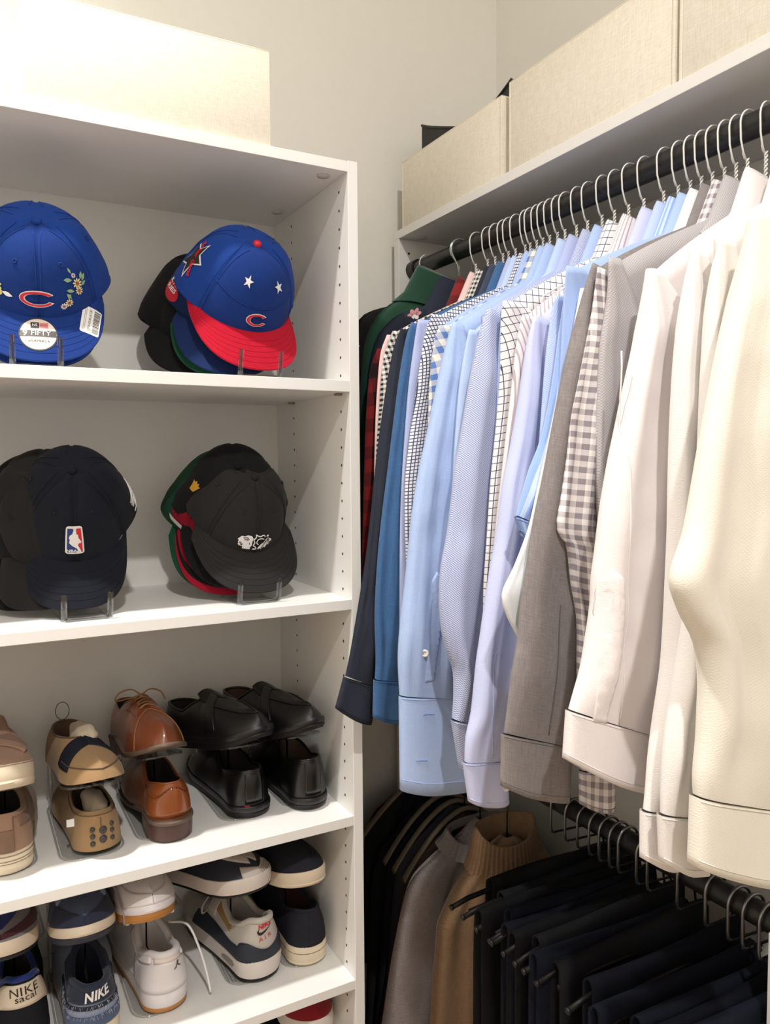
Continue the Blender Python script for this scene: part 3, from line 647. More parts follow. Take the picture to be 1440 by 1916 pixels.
S('peri', 'plain periwinkle shirt behind the navy mini check shirt', FB['peri'], 1.150, .009, group=GR, hang='white wire hanger holding the periwinkle shirt')
hidden_shirt('', 'pale blue shirt hidden between periwinkle and mini check shirts', FB['lb13'], 1.136, -.030, T=.005)
place_hanger(1.136, .10, 'white wire hanger just behind the mini check shirt')
S('mini', 'white shirt with fine navy mini check', FB['mini'], 1.118, .009, group=GR, hang='white wire hanger holding the navy mini check shirt')
hidden_shirt('', 'cornflower blue shirt hidden behind the blue gingham shirt', FB['blue'], 1.101, -.030, T=.005)
place_hanger(1.101, .10, 'white wire hanger just behind the blue gingham shirt')
S('bigg', 'cream shirt with large blue gingham check', FB['bigg'], 1.083, .009, group=GR, hang='white wire hanger holding the large blue gingham shirt')
hidden_shirt('', 'sky blue shirt hidden behind the long-cuffed sky blue oxford', FB['lb12'], 1.063, -.026, T=.005)
place_hanger(1.063, .10, 'white wire hanger just behind the sky blue oxford shirt')
r = S('lb12', 'sky blue oxford shirt with long unbuttoned cuff', FB['lb12'], 1.044, .017, .008, group=GR, hang='white wire hanger holding the sky blue oxford shirt')
# sleeve placket and button of the oxford shirt
pl = [(.630, -.180), (.6385, -.166), (.648, -.178), (.645, -.25), (.634, -.335), (.619, -.335), (.624, -.27)]
on_sleeve('placket', pl, FB['lb12'], r)
button((.614, near_y(.614, -.288)-.001, -.288), .0060, r)
BTD = solid('blue thread', (120, 146, 204), .8, .05)
for zz, xx in ((-.385, .625), (-.455, .612)): seam_on([(xx-.010, zz), (xx, zz-.001), (xx+.010, zz-.003)], r, BTD, .0009, 'buttonhole')
seam_on([(.640, -.182), (.628, -.335)], r, BTD)
S('lb13', 'pale blue poplin shirt behind the slate dobby shirt', FB['lb13'], 1.016, .010, group=GR, hang='white wire hanger holding the pale blue poplin shirt')
hidden_shirt('', 'periwinkle shirt hidden between poplin and slate dobby shirts', FB['peri'], .990, -.030)
place_hanger(.990, .10, 'white wire hanger just behind the slate dobby shirt')
S('dot', 'slate blue shirt with tiny white dobby dots', FB['dot'], .957, .015, .007, group=GR, hang='white wire hanger holding the slate dobby shirt')
hidden_shirt('', 'sky blue shirt hidden behind the windowpane shirt', FB['lb12'], .930, -.016, T=.006)
place_hanger(.930, .06, 'white wire hanger just behind the windowpane shirt')
S('wind', 'white shirt with dark windowpane check', FB['wind'], .900, .010, group=GR, hang='white wire hanger holding the windowpane shirt')
S('strp', 'white shirt with thin pink and grey stripes', FB['strp'], .870, .009, group=GR, hang='white wire hanger holding the thin striped shirt')
r = S('lav', 'shiny pale lavender shirt with rounded cuff and pearl button', FB['lav'], .832, .013, .008, group=GR, hang='white wire hanger holding the lavender shirt')
button((.628, near_y(.628, -.432)-.001, -.432), .0058, r)
seam_on([(.618, -.255), (.612, -.245), (.606, -.262), (.604, -.30), (.606, -.39)], r, FB['lav'], .0008)
S('lt', 'light blue pique shirt behind the striped short sleeve shirt', FB['lt'], .806, .007, group=GR, hang='white wire hanger holding the light blue pique shirt')
S('bstr', 'light blue and white striped shirt with short sleeve', FB['bstr'], .785, .008, group=GR, hang='white wire hanger holding the striped short sleeve shirt')
S('blue', 'cornflower blue shirt with a piped shoulder', FB['blue'], .766, .006, group=GR, hang='white wire hanger holding the cornflower shirt')
S('white21', 'white linen shirt behind the grey brown chambray', FB['white21'], .748, .008, group=GR, hang='white wire hanger holding the white linen shirt')
S('gch', 'grey brown chambray shirt with deep square cuff', FB['gch'], .729, .010, .004, group=GR, name='chambray_shirt', hang='white wire hanger holding the grey brown chambray shirt')
seam_on([(.625, -.17), (.618, -.25), (.610, -.325)], LASTR[0], solid('taupe thread', (96, 88, 86), .9, .05), .0008)
S('ging', 'cream shirt with taupe gingham check', FB['ging'], .711, .008, group=GR, hang='white wire hanger holding the taupe gingham shirt')
S('dob', 'light grey dobby weave shirt with large collar', FB['dob'], .694, .009, group=GR, hang='white wire hanger holding the grey dobby shirt')
r = S('w26', 'white shirt with pleated sleeve and placket beside the grey dobby shirt', FB['w26'], .668, .019, .010, group=GR, hang='white wire hanger holding the pleated white shirt')
pl = [(.606, -.125), (.6145, -.114), (.627, -.127), (.625, -.20), (.612, -.285), (.594, -.280), (.600, -.2)]
on_sleeve('placket', pl, FB['w26'], r)
SWT = solid('white seam', (214, 204, 198), .8, .03)
seam_on([(.640, .12), (.637, 0), (.634, -.12), (.632, -.29)], r, FB['w26'], .0010)
S('w27', 'white poplin shirt with buttonholed cuff between two other white shirts', FB['w27'], .628, .014, .008, group=GR, hang='white wire hanger holding the white poplin shirt')
S('w28', 'white twill shirt directly behind the ivory pique shirt', FB['w28'], .592, .013, .008, group=GR, hang='white wire hanger holding the white twill shirt')
S('cr29', 'ivory pique shirt with broad cuff and bent elbow', FB['cr29'], .560, .024, .009, group=GR, hang='white wire hanger holding the ivory pique shirt')

# ================================================================ sweaters and jackets on the lower rod
KN = lambda n, a, b: fabric(n, a, b, 'chambray', weave=420, wb=.6, sheen=.12, streak=.12)
GREYK = KN('heather grey knit', (140, 130, 128), (100, 93, 92)); CAMK = KN('camel knit', (136, 108, 80), (106, 83, 61)); BRNK = KN('dark brown knit', (62, 52, 46), (46, 40, 36))
DK = [fabric('jacket black', (30, 30, 33)), fabric('jacket charcoal', (50, 50, 56)), fabric('jacket ink', (26, 28, 36)), BRNK]
LOW={
 'grey':[(0.918,-0.733),(0.9,-0.741),(0.881,-0.756),(0.833,-0.78),(0.793,-0.799),(0.763,-0.82),(0.744,-0.852),(0.729,-0.896),(0.714,-0.963),(0.698,-1.058),(0.691,-1.093),(0.678,-1.166),(0.668,-1.249)],
 'camel':[(0.916,-0.731),(0.902,-0.738),(0.869,-0.76),(0.826,-0.788),(0.794,-0.821),(0.775,-0.849),(0.763,-0.873),(0.759,-0.913),(0.752,-0.979),(0.746,-1.054),(0.739,-1.155)],
 'j0':[(0.902,-0.763),(0.865,-0.784),(0.832,-0.812),(0.796,-0.845),(0.778,-0.882),(0.767,-0.943),(0.759,-1.037),(0.75,-1.238),(0.746,-1.325)],
 'j1':[(0.918,-0.751),(0.879,-0.767),(0.839,-0.796),(0.804,-0.828),(0.783,-0.867),(0.772,-0.951),(0.76,-1.073),(0.746,-1.203),(0.738,-1.287)],
 'j2':[(0.918,-0.742),(0.89,-0.76),(0.847,-0.787),(0.805,-0.82),(0.781,-0.854),(0.77,-0.93),(0.759,-1.05),(0.738,-1.175),(0.731,-1.256)],
 'j3':[(0.918,-0.742),(0.898,-0.757),(0.849,-0.785),(0.807,-0.811),(0.78,-0.846),(0.767,-0.878),(0.756,-0.934),(0.742,-1.02),(0.722,-1.141),(0.715,-1.22)],
 'j9':[(0.915,-0.72),(0.938,-0.727),(0.874,-0.743),(0.825,-0.766),(0.786,-0.795),(0.769,-0.874),(0.76,-1.12)],
}

HGW = solid('greyed wood hanger', (110, 98, 82), .55, .1)
def wood_hanger(y, label, dz=0.0, half=.185):
    r = thing('wooden_hanger', label, 'clothes hanger', (RX, y, -.84), 'wooden hangers on the lower rod')
    V = []; n = 25
    for i in range(n):
        c = -1+2*i/(n-1); zc = LZ-.098+dz-.118*abs(c)**1.7; x = RX+half*c; k = .55+.15*abs(c)
        for a in range(8): V.append((x, y+.011*k*math.cos(a*PI/4), zc+.010*k*math.sin(a*PI/4)))
    mk('arms', V, grid_faces(n, 8, True)+[tuple(range(7, -1, -1)), tuple((n-1)*8+k for k in range(8))], HGW, r)
    hk = [(RX, y, LZ-.095+dz), (RX, y, LZ-.034)]+[(RX+.0215*math.cos(-PI*.35-PI*1.3*k/20), y, LZ+.0215*math.sin(-PI*.35-PI*1.3*k/20)) for k in range(21)]
    mk('hook', *tube(hk, .0016, 8), CHROME, r)
    return r
lower_garment('coat', 'long black coat against the side panel, behind the jackets on the lower rod', 'coat', DK[0], 1.522, LOW['j9'], .014)
JK = ['black jacket showing its wooden hanger, deepest on the lower rod', 'ink black blazer second from the corner on the lower rod', 'charcoal jacket between two black jackets on the lower rod', 'dark brown cardigan behind the heather grey sweater']
for k, (y, key) in enumerate(((1.485, 'j0'), (1.435, 'j1'), (1.395, 'j2'), (1.352, 'j3'))):
    lower_garment('jacket' if k < 3 else 'cardigan', JK[k], 'jacket' if k < 3 else 'cardigan', DK[(0, 2, 1, 3)[k]], y, LOW[key], .017)
    wood_hanger(y, 'wooden hanger holding the '+('deepest black jacket', 'ink black blazer', 'charcoal jacket', 'dark brown cardigan')[k], (.004, -.03, -.03, -.03)[k], (.185, .15, .15, .15)[k])
gs = lower_garment('sweater', 'heather grey knit sweater with crew neck on the lower rod', 'sweater', GREYK, 1.295, LOW['grey'], .026)
wood_hanger(1.295, 'wooden hanger holding the heather grey sweater', -.040, .14)
cs = lower_garment('sweater', 'camel knit sweater with ribbed high collar', 'sweater', CAMK, 1.205, LOW['camel'], .030)
wood_hanger(1.205, 'wooden hanger holding the camel sweater', -.045, .14)
# ribbed collars
def rib_collar(parent, y, z0, z1, rx, ry, mat, ribs=44, amp=.0016, x0=RX-.005):
    V = []; m = ribs*4; rows = ((1.30, z0), (1.12, z0+.4*(z1-z0)), (1.0, z1-.004), (.96, z1), (.9, z1-.004), (.88, z0+.01))
    for k, (f, zz) in enumerate(rows):
        for j in range(m):
            a = 2*PI*j/m; q = 1+amp/rx*math.cos(ribs*a)*(1 if k < 3 else .3)
            front = max(0, -math.sin(a))
            V.append((x0+rx*f*q*math.cos(a), y+ry*f*q*math.sin(a), zz-.040*front*(.9 if k in (2, 3, 4) else 1.0)))
    mk('collar', V, grid_faces(6, m, True), mat, parent, uv=[(p[0], p[2]) for p in V])
rib_collar(cs, 1.205, -.775, -.700, .070, .034, CAMK)
rib_collar(gs, 1.295, -.765, -.738, .078, .032, GREYK, 40, .0008)

# ================================================================ trousers on open-ended hangers
TRM = [fabric('trouser %s' % n, c, streak=.12) for n, c in (('black', (15, 15, 17)), ('navy', (17, 20, 30)), ('ink', (14, 16, 24)), ('dark grey', (22, 22, 25)))]
BM = solid('black chrome', (128, 127, 127), .3, .03, metal=.9)
BMD = solid('black hanger bar', (14, 13, 13), .5, .03, spec=.25)
TY = [1.050, 1.013, .983, .956, .931, .909, .890, .850, .829, .773, .725, .686, .664, .640]
proto = None
def slack_hanger():
    r = thing('slack_hanger', 'black metal open-ended hanger gripping folded trousers', 'clothes hanger', (RX, TY[0], LZ), 'open-ended trouser hangers on the lower rod')
    O = ORG[r.name]; P = lambda L: [(RX+a, TY[0]+b, LZ+c) for a, b, c in L]
    hk = [(-.016, 0, -.049), (-.0205, 0, -.046), (-.0225, 0, -.036), (-.0225, 0, -.02)]+[(.0225*math.cos(PI-PI*1.1*k/18), 0, .0225*math.sin(PI-PI*1.1*k/18)) for k in range(19)]
    mk('hook', *tube(P(hk), .0024, 8), BM, r)
    mk('spine', *tube(P([(-.017, 0, -.0493), (.05, 0, -.053), (.085, 0, -.060), (.102, 0, -.085), (.108, 0, -.118), (.110, 0, -.126)]), .0019, 8), BMD, r)
    mk('upper_bar', *tube(P([(.110, 0, -.118), (-.10, 0, -.112), (-.20, 0, -.119), (-.232, 0, -.126)]), .0042, 10), BMD, r)
    mk('lower_bar', *tube(P([(.110, 0, -.126), (.02, -.008, -.130), (-.15, -.012, -.130), (-.205, -.012, -.134)]), .0036, 10), BMD, r)
    mk('bar_tip', *tube(P([(-.231, 0, -.1258), (-.2345, 0, -.1266)]), .0048, 10), solid('black rubber tip', (16, 15, 15), .5, .03), r)
    return r
def trousers(mat, seed):
    r = thing('trousers', 'dark trousers folded lengthwise over an open-ended hanger', 'trousers', (RX, TY[0], -1.25), 'dark trousers folded on the lower rod')
    V = []; nx, ns = 16, 22; x0, x1 = -.155, .155
    for layer, k in ((0, 0.0), (1, .006)):
        for i in range(ns):
            s = i/(ns-1)
            for j in range(nx):
                u = j/(nx-1); x = x0+(x1-x0)*u
                top = -.098+.004*math.sin(5*u+seed)
                w = .0125-k*.9
                if s < .4: y, z = -w-.003*(.4-s)/.4, top-.015-(.4-s)/.4*.46
                elif s < .6: a = (s-.4)/.2*PI; y, z = -w*math.cos(a), top-.015+.015*math.sin(a)*(1-k*20)
                else: y, z = w+.003*(s-.6)/.4, top-.015-(s-.6)/.4*.43
                e = min(1, abs(s-.5)*6)
                y += .0035*e*math.sin(2*PI*1.4*u+seed+3*s)
                V.append((RX+x-.012*e*(s < .5)*math.sin(seed)*0, TY[0]+y, LZ+z))
    n2 = nx*ns
    F = grid_faces(ns, nx)+[tuple(reversed(q)) for q in grid_faces(ns, nx, False, n2)]
    for i in range(ns-1):
        for j in (0, nx-1):
            q = (i*nx+j, i*nx+j+nx, n2+i*nx+j+nx, n2+i*nx+j); F.append(q if j == 0 else tuple(reversed(q)))
    for j in range(nx-1):
        F.append((j, n2+j, n2+j+1, j+1)); b = (ns-1)*nx; F.append((b+j, b+j+1, n2+b+j+1, n2+b+j))
    o = mk('leg_fold', V, F, mat, r, uv=[(p[0], p[2]) for p in V])
    return r
def copy_tree(root, loc):
    c = root.copy(); COL.objects.link(c); c.location = loc
    for ch in root.children:
        d = ch.copy(); COL.objects.link(d); d.parent = c
    return c
h0 = slack_hanger(); t0 = [trousers(m, 1.3*i) for i, m in enumerate(TRM)]
used = [False]*4
for k, y in enumerate(TY):
    if k: hh = copy_tree(h0, (RX, y, LZ+CZ)); hh.rotation_euler.z = math.radians(((k*37) % 7-3)*1.0)
    q = (0, 3, 0, 1, 2, 0, 3, 1, 3, 2, 1, 1, 2, 1)[k]
    loc = (RX-(.010 if k < 2 else .052)+.020*math.sin(k*2.3+.6), y, -1.25+CZ)
    if not used[q]: t0[q].location = loc; used[q] = True
    else: copy_tree(t0[q], loc)

# ================================================================ caps
class CapGeo:
    def __init__(s, tip, yaw, pitch, roll=0.0, H=.118, a=.097, b=.083, reach=.068, bw=.094, droop=.010, k=1.0, stiff=.62, flare=.016, bend=.26):
        """tip: where the front of the visor rests (x, y, z); yaw/pitch in degrees"""
        s.flare, s.bend = flare, bend
        s.H, s.a, s.b, s.reach, s.bw, s.droop, s.stiff = H*k, a*k, b*k, reach, bw, droop, stiff
        p = math.radians(pitch)
        Fv = Vector((0, -math.cos(p), -math.sin(p))); U = Vector((0, -math.sin(p), math.cos(p))); Sv = U.cross(Fv)
        Rz = Matrix.Rotation(math.radians(yaw), 3, 'Z') @ Matrix.Rotation(math.radians(roll), 3, 'Y')
        s.F, s.U, s.S = Rz @ Fv, Rz @ U, Rz @ Sv
        p = s.visor_l(0, 1); s.O = Vector(tip)-s.F*p.x-s.U*p.z
    def w(s, f, r, u): return s.O+s.F*f+s.S*r+s.U*u
    def crown_l(s, phi, e):
        st = s.stiff-.12*(1-math.cos(phi))/2
        ce, se = max(0, math.cos(e*PI/2))**st, math.sin(e*PI/2)**1.05
        fr = max(0, math.cos(phi))**.7*.55                    # stiff flat front panels
        ce = ce*(1-fr)+fr*(1-e**1.5)**.9; se = se*(1-fr)+fr*(.25*se+.75*e)
        ax = s.a if math.cos(phi) > 0 else s.a*1.02
        ap = abs(math.atan2(math.sin(phi), math.cos(phi)))
        k = max(0, min(1, (ap-math.radians(55))/math.radians(45))); k = k*k*(3-2*k)
        fl = s.flare*k*math.exp(-(e/.33)**2)
        return Vector((ax*ce*math.cos(phi), (s.b*ce+fl)*math.sin(phi), s.H*se))
    def crown(s, phi, e, off=0.0, seams=()):
        p = s.crown_l(phi, e)
        d = .004; n = (s.crown_l(phi+d, e)-p).cross(s.crown_l(phi, min(.995, e+d))-p if e < .99 else Vector((0, 0, 1)))
        n = n.normalized() if n.length > 1e-12 else Vector((0, 0, 1))
        if n.dot(p-Vector((0, 0, .03))) < 0: n = -n
        for q in seams:
            dd = math.atan2(math.sin(phi-q), math.cos(phi-q))*max(.06, math.cos(e*PI/2)); off -= .0022*math.exp(-(dd/.03)**2)
        p = p+n*off
        return s.w(*p)
    def visor_l(s, a, b):
        ph = a*math.radians(86)
        i = Vector((s.a*math.cos(ph)*.985, s.b*math.sin(ph)*.985, .003))
        q = a*PI/2
        o = Vector((.006+(s.a+s.reach-.006)*max(0, math.cos(q))**.58, s.bw*math.copysign(abs(math.sin(q))**.9, a), 0))
        if abs(a) > .98: o = i.lerp(o, (1-abs(a))/.02)
        p = i.lerp(o, b)
        p.z += -s.droop*(p.y/s.bw)**2*min(1, b*1.5+.3)-s.bend*s.reach*b**1.2*max(0, math.cos(q))**.5
        return p
    def visor(s, a, b, off=0.0):
        p = s.visor_l(a, b); return s.w(p.x, p.y, p.z+off)
ONF = lambda g, phi0, e0: (lambda u, w, off: g.crown(phi0+u/(g.b*.98), e0+w/(g.H*1.45), off))
def panel_mesh(g, p0, p1, seams, e0=0.0, e1=1.0, ne=16, off=0.0):
    nphi = max(6, int(abs(p1-p0)/math.radians(6)))
    V = [g.crown(p0+(p1-p0)*j/nphi, min(.995, e0+(e1-e0)*i/(ne-1)), off, seams) for i in range(ne) for j in range(nphi+1)]
    return V, grid_faces(ne, nphi+1)
def visor_mesh(g, na=44, nb=8, t=.0032, a0=-1, a1=1, b0=0, b1=1, off=0.0):
    V = []
    for o in (off, off-t):
        for i in range(nb):
            for j in range(na): V.append(g.visor(a0+(a1-a0)*j/(na-1), b0+(b1-b0)*i/(nb-1), o))
    n2 = na*nb; F = grid_faces(nb, na)+[tuple(reversed(q)) for q in grid_faces(nb, na, False, n2)]
    b = (nb-1)*na
    for j in range(na-1): F.append((b+j, b+j+1, n2+b+j+1, n2+b+j)); F.append((j+1, j, n2+j, n2+j+1))
    for i in range(nb-1):
        F.append((i*na, (i+1)*na, n2+(i+1)*na, n2+i*na)); F.append((i*na+na-1, n2+i*na+na-1, n2+(i+1)*na+na-1, (i+1)*na+na-1))
    return V, F
def decal(g, mapf, mesh, off, mat, parent, name):
    V = [mapf(p[0], p[1], off) for p in mesh[0]]
    return mk(name, V, mesh[1], mat, parent, smooth=True)
def cap(label, g, cm, vm=None, bm_=None, front=None, eyelets=True, single=False, group=None, name='baseball_cap', stitch=True, sm_=None):
    r = thing(name, label, 'cap', tuple(g.O), group)
    d = math.radians; sm = [d(60), d(120), d(180), d(-120), d(-60)]+([] if single else [0.0])
    rng = [(60, 120), (120, 180), (-180, -120), (-120, -60)]+([(-60, 60)] if single else [(-60, 0), (0, 60)])
    for p0, p1 in rng:
        mk('crown_panel', *panel_mesh(g, d(p0), d(p1), sm), (front if front and abs(p0) <= 60 and abs(p1) <= 60 else cm), r)
    if stitch:
        for q in sm:
            for sg in (-1, 1):
                mk('seam_stitch', *tube([g.crown(q+sg*(.0032/max(.004, g.b*max(.05, math.cos(k/26*PI/2)))), k/26*.97+.01, .0001) for k in range(25)], .00045, 4), sm_ or cm, r)
    V, F = visor_mesh(g); vz = mk('visor', V, F, vm or cm, r, auto=60)
    for b in (.28, .42, .56, .70, .84):
        if stitch: mk('stitch_row', *tube([g.visor(-.93+1.86*k/40, b, .0002) for k in range(41)], .00035, 4), vm or cm, vz)
    c = g.crown(0, .995); N = g.U
    prof = [(0, .006), (.5, .0055), (.85, .0035), (1, 0), (.95, -.002)]; m = 14; V = []
    for f, h in prof:
        for j in range(m): a = 2*PI*j/m; V.append(c+N*(h-.0005)+(g.F*math.cos(a)+g.S*math.sin(a))*f*.0078)
    mk('top_button', V, grid_faces(5, m, True), bm_ or cm, r)
    if eyelets:
        for sgn in (-1, 1):
            for ph, e in ((29, .56), (90, .60)):
                mf = ONF(g, sgn*d(ph), e)
                ey = mk('eyelet', *tube([mf(.0033*math.cos(2*PI*k/14), .0033*math.sin(2*PI*k/14), .0006) for k in range(14)], .0011, 6, True), cm, r)
                mk('eyelet_hole', *[x for x in (lambda q: ([mf(p[0], p[1], .0008) for p in q[0]], q[1]))(flat([ell(0, 0, .0018, .0018, 10)]))], DARK, ey)
    mk('sweatband', *tube([g.crown(d(80)+d(200)*k/40, .03, -.001) for k in range(41)], .0022, 6), cm, r)
    return r
def cap_stand(label, x0, x1, yf, zs, prong=.044, group='clear cap stands'):
    r = thing('cap_stand', label, 'cap stand', ((x0+x1)/2, yf+.06, zs), group)
    xc = (x0+x1)/2; hw = (x1-x0)/2
    for s in (-1, 1):
        x = xc+s*hw
        V = []
        pth = [(yf+.100, .0022), (yf+.012, .0022), (yf+.002, .003), (yf-.001, .008), (yf-.004, prong*.55), (yf-.010, prong)]
        pts = smooth_path([(0, a, b) for a, b in pth], 26)
        for p in pts:
            for dx, t in ((-.0045, -.0011), (.0045, -.0011), (.0045, .0011), (-.0045, .0011)):
                k = 1.0
                V.append((x+dx, p.y+(t if p.z > .006 else 0), zs+p.z+(t if p.z <= .006 else 0)))
        mk('prong', V, grid_faces(26, 4, True)+[(3, 2, 1, 0), tuple(25*4+k for k in range(4))], CLEAR, r, auto=30)
    mk('front_bar', *tube(smooth_path([(xc-hw, yf-.009, zs+prong), (xc-hw, yf-.003, zs+.012), (xc-hw+.004, yf-.001, zs+.0030), (xc-hw+.014, yf, zs+.0024), (xc+hw-.014, yf, zs+.0024), (xc+hw-.004, yf-.001, zs+.0030), (xc+hw, yf-.003, zs+.012), (xc+hw, yf-.009, zs+prong)], 60), .0021, 8), EDGE, r)
    mk('base_plate', *box(xc-hw+.004, xc+hw-.004, yf+.055, yf+.150, zs+.0005, zs+.003, .001), CLEAR, r, auto=30)
    mk('back_rest', *box(xc-.022, xc+.022, yf+.149, yf+.153, zs+.0005, zs+.16, .001), CLEAR, r, auto=30)
    return r
EDGE = emis_free_clear('acrylic edge', (.50, .51, .51, 1), 1.6)
COT = lambda n, c, r=.85: solid(n, c, r, .10, .35, 1400, spec=.2, sheen=.03, vscale=160)
ROY = COT('royal blue twill', (24, 62, 142)); ROY2 = COT('royal blue front twill', (20, 52, 122)); NAV = COT('cap navy', (20, 23, 33)); BLKC = COT('cap black', (16, 16, 18)); CHC = COT('cap charcoal', (40, 38, 38)); REDC = COT('cap red', (182, 14, 42)); GRNC = COT('cap green', (18, 70, 48)); NBL = COT('cap deep blue', (18, 38, 84)); BRK = COT('cap dark grey', (32, 30, 30)); REDD = COT('cap deep red', (150, 14, 40))
WTH = solid('white embroidery', (238, 234, 232), .6, .03, .2, 1500); RTH = solid('red embroidery', (204, 26, 44), .6, .05, .2, 1500); BTH = solid('blue embroidery', (28, 56, 120), .6, .05); GTH = solid('gold embroidery', (204, 152, 48), .5, .06); KTH = solid('black print', (22, 20, 20), .6, 0); GNT = solid('sage thread', (140, 172, 130), .7, .05); YTH = solid('pale yellow thread', (226, 216, 150), .7, .05); PAP = solid('paper label', (232, 230, 226), .55, .01); SIL = solid('silver pink foil', (222, 206, 196), .35, .05, metal=.15); ORT = solid('rust thread', (176, 72, 42), .7, .05)
def letter_c(R, ry, wid, op=.62):
    """block letter C with flared ends"""
    o = ell(0, 0, R, ry, 34, op, 2*PI-op); i = ell(0, 0, R-wid, ry-wid*.62, 34, 2*PI-op*.98, op*.98)
    return o+i
z2, z3 = SH[1][0], SH[2][0]
STK = 'caps stacked on the clear stands'
# --- stack A : royal blue cap with flowers
for k, (dy, yaw, tz, m) in enumerate(((.020, -8, .001, ROY2), (.034, 1, .001, NBL))):
    g = CapGeo((.114+.004*k, 1.292+dy, z2+.006+.002*k), -5+yaw*.5, 50-2*k, 0, k=.97, reach=.074, bw=.096, droop=.004)
    cap(('royal blue cap nested directly behind the flower cap', 'deep blue cap deepest in the flower cap stack')[k], g, m, eyelets=False, group=STK, stitch=False)
gA = CapGeo((.118, 1.286, z2+.012), -5, 50, 0, H=.108, a=.096, b=.094, reach=.071, bw=.097, droop=.004)
cA = cap('royal blue cap with embroidered flowers and round silver sticker on its visor', gA, ROY, ROY2, front=ROY2, group=STK)
mf = ONF(gA, 0, .17)
cl = flat([letter_c(.0270, .0135, .0085, .50)], .005)
mfC = lambda u, w, o: mf(u-.002, w+.010, o)
lo = mk('letter_outline', [mfC(p[0], p[1], .0012) for p in cl[0]], cl[1], WTH, cA)
cl2 = flat([letter_c(.0252, .0120, .0052, .56)], .005); mk('letter', [mfC(p[0]-.0004, p[1], .0026) for p in cl2[0]], cl2[1], RTH, cA)
rnd = random.Random(4)
def flower(parent, mf, cx, cy, R, n, mat, core):
    ps = [ell(cx+R*.68*math.cos(2*PI*k/n), cy+R*.68*math.sin(2*PI*k/n), R*.36, R*.17, 9, rot=2*PI*k/n) for k in range(n)]
    e = flat(ps, .006); f = mk('flower', [mf(p[0], p[1], .0013) for p in e[0]], e[1], mat, parent)
    e = flat([ell(cx, cy, R*.34, R*.34, 10)], .006); mk('flower_centre', [mf(p[0], p[1], .0020) for p in e[0]], e[1], core, f)
def leaf(parent, mf, cx, cy, L, rot, mat):
    e = flat([[(cx+L*t*math.cos(rot)-L*.22*math.sin(PI*t)*sg*math.sin(rot), cy+L*t*math.sin(rot)+L*.22*math.sin(PI*t)*sg*math.cos(rot)) for sg, ts in ((1, (0, .3, .6, 1)), (-1, (.7, .4))) for t in ts]], .006)
    mk('leaf', [mf(p[0], p[1], .0012) for p in e[0]], e[1], mat, parent)
for cx, cy, R in ((.066, .026, .0085), (.066, .014, .0068), (.045, .000, .0065), (.036, -.004, .0055), (.063, .040, .0042)): flower(cA, mf, cx, cy, R, 9, YTH if R > .006 else WTH, ORT)
for cx, cy, L, ro in ((.058, .034, .016, 2.9), (.060, .044, .011, 1.9), (.074, .030, .013, 1.0), (.076, .026, .014, .8), (.057, .016, .014, 2.8), (.050, .006, .012, 2.2), (.044, .006, .010, .9), (.072, .020, .012, .4)): leaf(cA, mf, cx, cy, L, ro, GNT)
for cx, cy, R, mt in ((-.070, .012, .013, YTH), (-.078, .004, .010, ORT), (-.060, .006, .006, YTH)): flower(cA, mf, cx, cy, R, 12, mt, ORT)
leaf(cA, mf, -.055, .008, .017, -.1, WTH); leaf(cA, mf, -.082, .022, .014, 2.0, WTH)
# visor stickers
def on_visor(g, a0, b0, rot=0):
    c = g.visor_l(a0, b0); e = .02
    def m(u, w, off):
        uu, ww = u*math.cos(rot)-w*math.sin(rot), u*math.sin(rot)+w*math.cos(rot)
        y = c.y+uu; x = c.x-ww
        # height of the visor at that spot
        aa = a0; bb = b0
        for _ in range(8):                                   # find the visor parameters under (x, y)
            p = g.visor_l(aa, bb); h = .01
            pa = (g.visor_l(aa+h, bb)-p)/h; pb = (g.visor_l(aa, bb+h)-p)/h
            det = pa.x*pb.y-pa.y*pb.x; ex, ey = x-p.x, y-p.y
            aa = max(-.97, min(.97, aa+(ex*pb.y-ey*pb.x)/det)); bb = max(0, min(1, bb+(pa.x*ey-pa.y*ex)/det))
        z = g.visor_l(aa, bb).z
        return g.w(x, y, z+off)
    return m
vm = on_visor(gA, -.015, .42)
st = mk('round_sticker', *(lambda q: ([vm(p[0], p[1], .0006) for p in q[0]], q[1]))(flat([ell(0, 0, .0275, .0275, 32)], .008)), KTH, cA)
for nm, q, o, mt in (('sticker_face', flat([ell(0, 0, .0255, .0255, 32)], .008), .0009, SIL), ('sticker_band', flat([[(-.0252, -.0045), (.0252, -.0045), (.0252, .0060), (-.0252, .0060)]], .008), .0012, solid('dark foil', (60, 54, 52), .4, .05)), ('flag_mark', flat([[(-.0105, .0095), (.0015, .0095), (.0015, .0195), (-.0105, .0195)]], .008), .0012, KTH), ('brand_box', flat([[(.0022, .0100), (.0140, .0100), (.0140, .0190), (.0022, .0190)]], .008), .0012, solid('rose foil', (200, 120, 120), .4, .05))):
    mk(nm, [vm(p[0], p[1], o) for p in q[0]], q[1], mt, st)
for s_, sz, dx, dy, mt, kw in (('9', .0125, -.0185, .0008, WTH, dict(bold=.0004)), ('FIFTY', .0112, .0035, .0008, SIL, dict(wide=1.05)), ('SNAPBACK', .0056, .001, -.0120, KTH, dict(wide=1.1)), ('NEW ERA', .0028, .0081, .0145, RTH, {}), ('NE', .006, -.0045, .0145, WTH, {})):
    q = text(s_, sz, **kw); mk('sticker_print', [vm(p[0]+dx, p[1]+dy, .0016) for p in q[0]], q[1], mt, st, smooth=False)
vb = on_visor(gA, .58, .40, math.radians(80))
lb = mk('barcode_label', *(lambda q: ([vb(p[0], p[1], .0007) for p in q[0]], q[1]))(flat([rrect(.050, .028, .003)], .008)), PAP, cA)
rnd = random.Random(2); x = -.021
